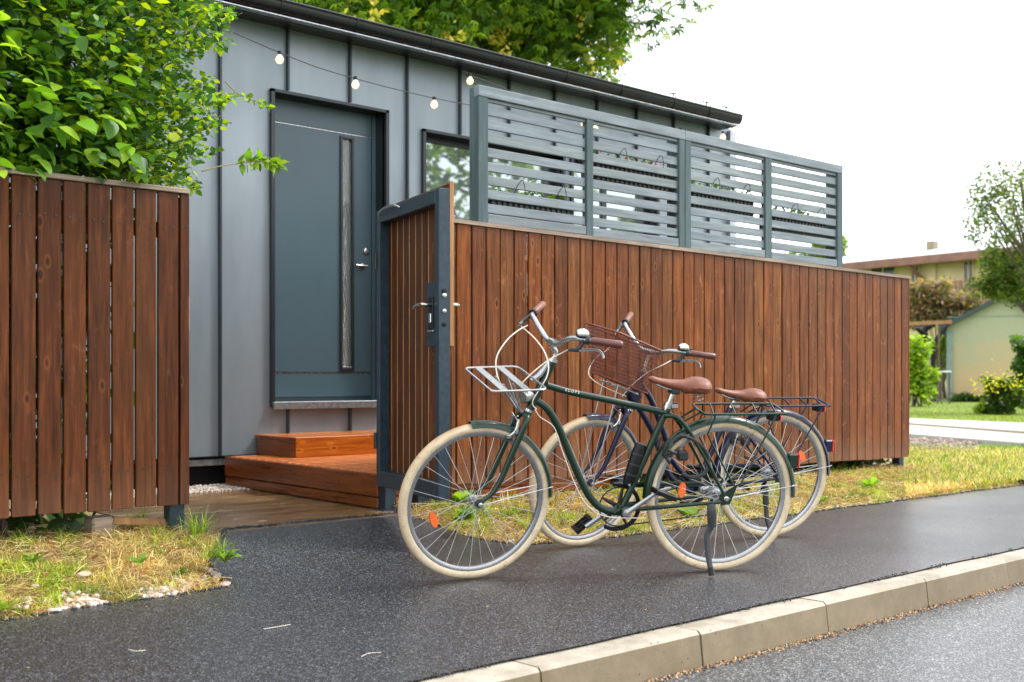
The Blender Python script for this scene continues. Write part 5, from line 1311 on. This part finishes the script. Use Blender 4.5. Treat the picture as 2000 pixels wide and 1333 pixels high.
# two long sprigs reaching out in front of the wall
def sprig(pts, v, label, nl, L_, cols, tip=True):
    P = [onv(x, y, v) for x, y in pts]; t = thing('shrub_sprig', label, 'sprig', tuple(P[0])); L0 = P[0]
    put(MB().tube([tuple(p) for p in P], [.0045] + [.003] * (len(P) - 2) + [.0015], 6, 4), 'twig', simple('twig_bark', (.25, .2, .06), .6) if 'twig_bark' not in MATS else MATS['twig_bark'], t, True)
    P = np.array(P)
    for i in range(nl):
        f1 = .40 + .60 * (i / nl) ** .7; k = f1 * (len(P) - 1); a = int(min(k, len(P) - 2)); p = P[a] + (P[a + 1] - P[a]) * (k - a)
        c = pal(cols, 1, .2)[0]; tv, tf = LTN if tip else LTS
        o = cloud('leaf', tv, tf, np.zeros((1, 3)), np.eye(3)[None], np.array([1.]), np.array([c]), LEAF, t); s_ = L_ * random.uniform(.6, 1.15)
        o.location = p - L0; o.scale = (s_, s_ * 1.3, s_); o.rotation_euler = (random.uniform(-.8, .8), random.uniform(-1.2, 1.2), random.uniform(-2.6, 1.6))
sprig([(395, 335), (430, 325), (480, 318), (515, 316), (545, 322)], 5.35, 'long leafy sprig reaching right towards the grey door', 52, .085, [(.16, .32, .03), (.35, .5, .05), (.25, .42, .04)])
sprig([(440, 160), (460, 180), (480, 190), (505, 200), (525, 210)], 5.4, 'short yellow-green sprig above the long one, against the grey wall', 22, .04, [(.3, .46, .04), (.16, .3, .03)], False)

# ================================================================== TREES
def crown_pts(c, r, n, lobes, rad=.42, seed=1, hollow=.55):
    rg = np.random.default_rng(seed); c = np.array(c); r = np.array(r)
    L_ = rg.normal(size=(lobes, 3)); L_ /= np.linalg.norm(L_, axis=1)[:, None]; L_ *= rg.uniform(.35, .78, (lobes, 1)); 
    k = rg.integers(0, lobes, n); d = rg.normal(size=(n, 3)); d /= np.linalg.norm(d, axis=1)[:, None]
    rr = rg.uniform(hollow, 1., (n, 1)) ** .6 * rad * rg.uniform(.7, 1.15, lobes)[k][:, None]
    return c + (L_[k] + d * rr) * r, rg, k
def tree(name, label, base, c, r, n, cols, tmpl, sz, trunk=.2, lobes=30, rad=.4, seed=1, cat='tree', group=None, flowers=None):
    t = thing(name, label, cat, tuple(base), group); L0 = np.array(base)
    P, rg, k = crown_pts(c, r, n, lobes, rad, seed); m = len(P); cc = pal(cols, m, .2) * rg.uniform(.75, 1.2, lobes)[k][:, None]
    o = cloud('crown', *tmpl, P - L0, rots(RNG.uniform(0, 6.3, m), RNG.uniform(-1., .4, m), RNG.uniform(-.8, .8, m)), RNG.uniform(*sz, m), np.clip(cc, 0, 1), LEAF, t); tag(o, kind='stuff')
    c = np.array(c, float); base = np.array(base, float)
    mb = MB().tube([base, base + (c - base) * .5 + [trunk * .3, 0, 0], c + np.array([0, 0, r[2] * .4])], [trunk, trunk * .75, trunk * .25], 10, 4); put(mb, 'trunk', BARK, t, True)
    mb = MB()
    for i in range(14):
        f1 = rg.uniform(.45, .95); p0 = base + (c - base) * f1; d = rg.normal(size=3); d[2] = abs(d[2]) * .7; d /= np.linalg.norm(d); p1 = c + d * np.array(r) * rg.uniform(.4, .8)
        mb.tube([p0, (p0 + p1) / 2 + [0, 0, -.1 * r[2] * .3], p1], [trunk * .35, trunk * .2, trunk * .06], 6, 3)
    put(mb, 'limb', BARK, t, True)
    if flowers:
        nf, fc, fs_ = flowers; P, rg, k = crown_pts(c, r, nf, lobes, rad * 1.22, seed, .97)
        Q = np.repeat(P, 22, 0) + RNG.normal(0, 1, (nf * 22, 3)) * np.array([.04, .04, .11]) * fs_; m = len(Q)
        tag(cloud('blossom', *LTS, Q - L0, rots(RNG.uniform(0, 6.3, m), RNG.uniform(-1, 1, m), RNG.uniform(-1, 1, m)), RNG.uniform(.05, .10, m) * fs_, pal([fc], m), LEAF, t), kind='stuff')
    return t
CH = [(.03, .08, .012), (.07, .15, .018), (.15, .26, .02), (.26, .38, .03)]
Yc = 21.; cc = at(925, -175, Yc); rr = 470 * Yc / F
tree('chestnut_tree', 'large horse chestnut with yellowish blossom spikes rising behind the grey house', (cc[0], cc[1], .1), cc, (rr, rr, rr * .98), 40000, CH, palmate(), (.14, .25), .16, 90, .30, 11, flowers=(300, (.72, .58, .14), 1.5))
cc2 = at(640, -120, 24.)
tree('chestnut_tree', 'darker leafy tree behind the left half of the grey roof', (cc2[0], cc2[1], .1), cc2, (3.2, 3.2, 2.9), 9000, CH[:3], palmate(), (.17, .28), .28, 26, .4, 5)
# small tree tops beyond, seen at the end of the screen
cc3 = at(1600, 505, 70.)
tree('leafy_tree', 'small yellow-green tree far behind the end of the slatted screen', (cc3[0], cc3[1], .1), cc3, (2.6, 2.6, 1.5), 3200, [(.16, .26, .03), (.25, .36, .05)], LTS, (.2, .36), .15, 12, .4, 9)
cc3 = at(1672, 505, 78.)
tree('leafy_tree', 'tiny round tree top over the left end of the yellow building', (cc3[0], cc3[1], .1), cc3, (.9, .9, .9), 700, [(.16, .26, .03)], LTS, (.2, .3), .1, 6, .4, 3)
# tree at the right edge
cr = at(1993, 422, 26.)
tb = at(2075, 760, 26.)
tree('birch_tree', 'loose leafy tree entering the picture at the right edge', (tb[0], tb[1], .05), cr, (1.6, 1.6, 2.2), 7400, [(.07, .13, .03), (.12, .19, .04), (.2, .25, .05)], LTS, (.05, .10), .12, 34, .26, 21)
cr = at(1975, 545, 27.)
tree('birch_tree', 'low hanging leafy boughs in front of the yellow building at the right edge', (tb[0] + .6, tb[1], .05), cr, (1.1, 1.1, .75), 4200, [(.07, .14, .03), (.13, .21, .04), (.3, .33, .06)], LTS, (.07, .13), .08, 16, .4, 23)

# ================================================================== FAR RIGHT: building, shed, pergola
YELW = concrete('yellow_render', (.50, .40, .20), (.66, .55, .32), .8, sc=.15)
REDB = simple('brown_red_sheet', (.20, .095, .07), .6, var=.25, scale=2)
ROOFM = simple('pale_roof_sheet', (.55, .56, .58), .5, var=.1)
s = NT('flaking_green_render'); v = s.coords((1, 1, 1), rnd=False); n = s.noise(v, .8, 7, .7); n2 = s.noise(v, 6, 5, .7)
tc = s.n('TexCoord'); sx = s.n('SeparateXYZ'); s.l(tc.outputs['Generated'], sx.inputs[0]); a1 = s.n('Math', operation='ADD'); s.l(sx.outputs[2], a1.inputs[0]); s.l(s.rng(n, -.3, .3, .25, .75), a1.inputs[1])
c = s.mix(s.rng(a1.outputs[0], 0, 1, .25, .62), (.48, .35, .19), (.34, .355, .235)); c = s.mix(s.rng(n2, 0, .5, .5, .75), c, (.44, .40, .27))
s.set(Base_Color=c, Roughness=.85); GREENR = s.m
DARKG = simple('dark_green_board', (.03, .055, .045), .6)
GREYG = simple('grey_green_board', (.20, .27, .24), .6)
# far building, front line from (1560) to (2150)
Pa = at(1560, 740, 63.); Pb = at(2200, 740, 49.); dx = Pb - Pa; Lb = float(np.linalg.norm(dx[:2])); angb = atan2(dx[1], dx[0])
bd = thing('apartment_building', 'long yellow rendered building with a brown-red eave beyond the shed', 'building', (Pa[0], Pa[1], 0), rz=angb)
def bx_(x):   # pixel column -> distance along the facade
    r = ray(x, 740); A = np.array([[r[0], -dx[0]], [r[1], -dx[1]]]); s_ = np.linalg.solve(A, Pa[:2]); return float(s_[1] * Lb), float(s_[0])
def bz_(x, y): b_, t_ = bx_(x); return H + (HZ - y) * t_
ze = bz_(1800, 505)
MB().box(0, Lb, 0, 9, 0, ze).build('wall', YELW, bd)
MB().plate([(-.9, ze - .12), (5, ze + 1.0), (10, ze - .1), (10, ze + .0), (5, ze + 1.15), (-.9, ze + .03)], 0, -.5, Lb + .5).build('roof', ROOFM, bd)
MB().box(-.5, Lb + .5, -1.1, -.85, ze - .42, ze + .02, .03).build('eave_gutter', REDB, bd)
MB().box(-.4, Lb + .4, -.85, -.0, ze - .16, ze - .1).build('soffit', REDB, bd)
b0, _ = bx_(1752); MB().box(b0 - .2, b0 + .25, 3, 3.5, ze + .3, ze + 1.25, .03).build('chimney', KERB0, bd)
def bwin(x0, x1, y0, y1, base_open=True):
    b0, b1 = bx_(x0)[0], bx_(x1)[0]; z0, z1 = bz_(x0, y1), bz_(x0, y0)
    m = MB(); t = .09
    m.box(b0 - t, b0, -.05, .04, z0 - t, z1 + t).box(b1, b1 + t, -.05, .04, z0 - t, z1 + t).box(b0, b1, -.05, .04, z1, z1 + t).box(b0, b1, -.08, .04, z0 - t, z0).box((b0 + b1) / 2 - .04, (b0 + b1) / 2 + .04, -.04, .03, z0, z1)
    w_ = m.build('window', YELW, bd); MB().box(b0, b1, -.02, .02, z0, z1).build('pane', PANE2, w_)
bwin(1702, 1748, 524, 566); bwin(1782, 1794, 522, 560); bwin(1884, 1900, 512, 556); bwin(1958, 1976, 508, 556); bwin(1640, 1660, 528, 566)
b0, _ = bx_(1806); MB().tube([(b0 - .4, -1.0, ze - .3), (b0 - .2, -.6, ze - .7), (b0, -.12, ze - 1.1), (b0, -.12, .2)], .11, 8, 1).build('downpipe', REDB, bd, True)
b0, _ = bx_(1812); MB().box(b0 - .0, b0 + .5, -.12, 0, 0, ze - .15).build('pilaster', YELW, bd)
m = MB(); 
for i in range(60): x_ = Lb * .3 + i * .3; m.box(x_, x_ + .22, -1.7, -1.64, bz_(1850, 600), bz_(1850, 556))
tag(m.build('balcony_cladding', REDB, bd), kind='stuff')
MB().box(Lb * .3, Lb, -1.64, -1.5, bz_(1850, 603), bz_(1850, 598)).build('balcony_floor', REDB, bd)
# shed
YS = 40.
def sz(y, Y=YS): return H + (HZ - y) * Y / F
S0 = at(1850, 740, YS); S1 = at(2075, 740, YS - 1.5); ds = S1 - S0; Ls = float(np.linalg.norm(ds[:2])); angs = atan2(ds[1], ds[0])
sh = thing('shed', 'garden shed with a greenish flaking gable wall and dark roof edge', 'shed', (S0[0], S0[1], 0), rz=angs)
zE, zA = sz(640), sz(586)
MB().plate([(0, 0), (Ls, 0), (Ls, zE), (Ls / 2, zA), (0, zE)], 1, 0, 6).build('wall', GREENR, sh)
ov = .28; sl_ = (zA - zE) / (Ls / 2)
m = MB().plate([(-ov, zE - sl_ * ov), (Ls / 2, zA), (Ls / 2, zA + .17), (-ov, zE - sl_ * ov + .17)], 1, -.25, 6.2); rfo = m.build('roof', DARKG, sh)
MB().plate([(Ls / 2, zA), (Ls + ov, zE - sl_ * ov), (Ls + ov, zE - sl_ * ov + .17), (Ls / 2, zA + .17)], 1, -.25, 6.2).build('roof', DARKG, sh)
MB().plate([(Ls / 2 - .1, zA + .17), (Ls + ov, zE - sl_ * ov + .175), (Ls + ov, zE - sl_ * ov + .24), (Ls / 2, zA + .25)], 1, -.28, 6.2).build('roof_sheet', ROOFM, sh)
MB().box(-.02, .2, -.06, 0, 0, zE - .1).build('corner_board', GREYG, sh)
MB().box(0, Ls, -.02, 0, zE + .35, zE + .38).build('joint_trim', GREYG, sh)
# dark nettles at its foot
def clump(name, label, px0, px1, py0, py1, Y, n, cols, tmpl, sz_, cat='bush', depth=1.2, extra=None, stems=6):
    c_ = at((px0 + px1) / 2, 740, Y); t = thing(name, label, cat, (c_[0], c_[1], .05)); L0 = np.array(t.location)
    P = []
    while len(P) < n:
        a, b = random.uniform(-1, 1), random.uniform(-1, 1)
        th_ = math.atan2(b, a); lim = .72 + .17 * sin(3 * th_ + px0) + .12 * sin(7 * th_ + 2 * px1) + .10 * sin(13 * th_)
        if sqrt(a * a + b * b) > lim * (1 + .35 * random.random() ** 4): continue
        x = (px0 + px1) / 2 + a * (px1 - px0) / 2; y = (py0 + py1) / 2 + b * (py1 - py0) / 2
        P.append(at(x, y, Y + random.uniform(-depth, depth) * (1 - a * a * .6)))
    P = np.array(P); P[:, 2] = np.maximum(P[:, 2], .06); m = n
    tag(cloud('foliage', *tmpl, P - L0, rots(RNG.uniform(0, 6.3, m), RNG.uniform(-.9, .9, m), RNG.uniform(-.8, .8, m)), RNG.uniform(*sz_, m), pal(cols, m, .3), LEAF, t), kind='stuff')
    mb = MB()
    for i in range(stems):
        q = P[random.randrange(m)]; b0 = np.array((c_[0] + random.uniform(-.2, .2), c_[1] + random.uniform(-.2, .2), .03)); mb.tube([b0, (b0 + q) / 2 + [0, 0, .1], q], [.03, .02, .008], 5, 2)
    put(mb, 'stem', BARK, t, True)
    if extra:
        ne, ec, es = extra; P = np.array([at(random.gauss((px0 + px1) / 2 - (px1 - px0) * .12, (px1 - px0) * .24), random.gauss(py0 + (py1 - py0) * .22, (py1 - py0) * .15), Y - depth * .6 + random.uniform(-.3, .3)) for _ in range(ne)])
        tag(cloud('flower', *LTS, P - L0, rots(RNG.uniform(0, 6.3, ne), RNG.uniform(-1, 1, ne), RNG.uniform(-1, 1, ne)), RNG.uniform(*es, ne), pal([ec], ne), LEAF, t), kind='stuff')
    return t
DKG = [(.03, .07, .02), (.06, .12, .03), (.1, .18, .03)]; LIME = [(.28, .42, .03), (.38, .5, .04), (.16, .28, .03)]
clump('nettles', 'dark green nettles along the foot of the shed wall', 1848, 1925, 770, 790, YS - .7, 900, DKG, LTN, (.12, .25), 'plants', .3)
clump('flowering_bush', 'bush with yellow flowers in front of the shed', 1912, 2010, 735, 815, 25.5, 3400, DKG + [(.2, .3, .06)], LTS, (.07, .14), 'bush', .5, (260, (.75, .68, .03), (.05, .09)))
clump('bush', 'small reddish and lime bush left of the yellow-flowered one', 1903, 1928, 785, 812, 26., 500, LIME, LTS, (.06, .12), 'bush', .3)
clump('bush', 'dark green bush against the shed wall at the right edge', 1968, 2060, 655, 775, 33., 3200, DKG, LTS, (.12, .2), 'bush', .7)
clump('hedge', 'lime green hedge just behind the right end of the brown fence', 1740, 1832, 655, 790, 33., 5200, LIME, LTS, (.10, .2), 'hedge', .9)
clump('hedge', 'yellow-green bush between the dark vine trunk and the shed', 1826, 1852, 650, 745, 46., 1500, LIME, LTS, (.15, .25), 'hedge', .5)
clump('bush', 'dusky pink and green overgrown shrub above the timber beam', 1735, 1925, 545, 640, 45., 7000, [(.30, .17, .14), (.34, .23, .17), (.12, .17, .06), (.32, .30, .10), (.22, .11, .10)], LTN, (.16, .38), 'bush', 1.2, None, 14)
clump('bush', 'small dark green bush below the lime hedge', 1800, 1830, 715, 788, 37., 900, DKG, LTS, (.1, .2), 'bush', .5)
# vine trunk and pergola beam
vt = thing('vine_trunk', 'dark forked vine trunk under the timber beam', 'trunk', tuple(at(1823, 787, 39.5) * [1, 1, 0] + [0, 0, .05])); T0 = lambda x, y, Y=39.5: tuple(at(x, y, Y))
put(MB().tube([T0(1823, 788), T0(1821, 740), T0(1822, 700), T0(1820, 672)], [.10, .09, .09, .10], 8, 3), 'trunk', BLACKP, vt, True)
put(MB().tube([T0(1820, 674), T0(1808, 662), T0(1803, 650), T0(1788, 641)], [.12, .13, .14, .05], 8, 3), 'limb', BLACKP, vt, True)
put(MB().tube([T0(1820, 674), T0(1832, 660), T0(1840, 648), T0(1852, 634)], [.09, .08, .08, .05], 8, 3), 'limb', BLACKP, vt, True)
put(MB().tube([T0(1803, 652), T0(1808, 642), T0(1824, 634)], [.12, .13, .08], 8, 3), 'limb', BLACKP, vt, True)
pb = thing('pergola', 'brown timber pergola beam on thin posts beside the shed', 'pergola', tuple(at(1815, 787, 39.) * [1, 1, 0] + [0, 0, .05]))
put(MB().tube([T0(1700, 636, 39.), T0(1858, 629, 39.)], .09, 4), 'beam', WOODT, pb); put(MB().tube([T0(1834, 632, 39.), T0(1834, 785, 39.)], .035, 5), 'post', BARK, pb); put(MB().tube([T0(1730, 636, 39.), T0(1730, 785, 39.)], .05, 5), 'post', BARK, pb)
# wheelbarrow-like pale trough under the hedge
tr_ = thing('garden_table', 'low garden table with a pale top seen between the hedge and the shed', 'table', tuple(at(1835, 765, 36.) * [1, 1, 0] + [0, 0, .05]))
q = at(1835, 728, 36.); put(MB().box(q[0] - .3, q[0] + .3, q[1] - .25, q[1] + .25, q[2], q[2] + .05, .01), 'tabletop', ROOFM, tr_)
for a, b in ((-.25, -.2), (.25, -.2), (-.25, .2), (.25, .2)): put(MB().tube([(q[0] + a, q[1] + b, .05), (q[0] + a, q[1] + b, q[2])], .025, 6), 'leg', BARK, tr_)
# trees across the road, behind the camera: what the windows and wet surfaces mirror
tree('street_tree', 'leafy tree across the road, mirrored faintly in the house window', (24, -15, -.1), (24, -15, 8.2), (4.6, 4.6, 4.6), 2200, CH, LTS, (.25, .45), .25, 22, .36, 31)
tree('street_tree', 'second leafy tree across the road, mirrored in the far window', (34, -17, -.1), (34, -17, 5.5), (2.8, 2.8, 2.8), 4200, CH, LTS, (.25, .45), .25, 20, .36, 33)
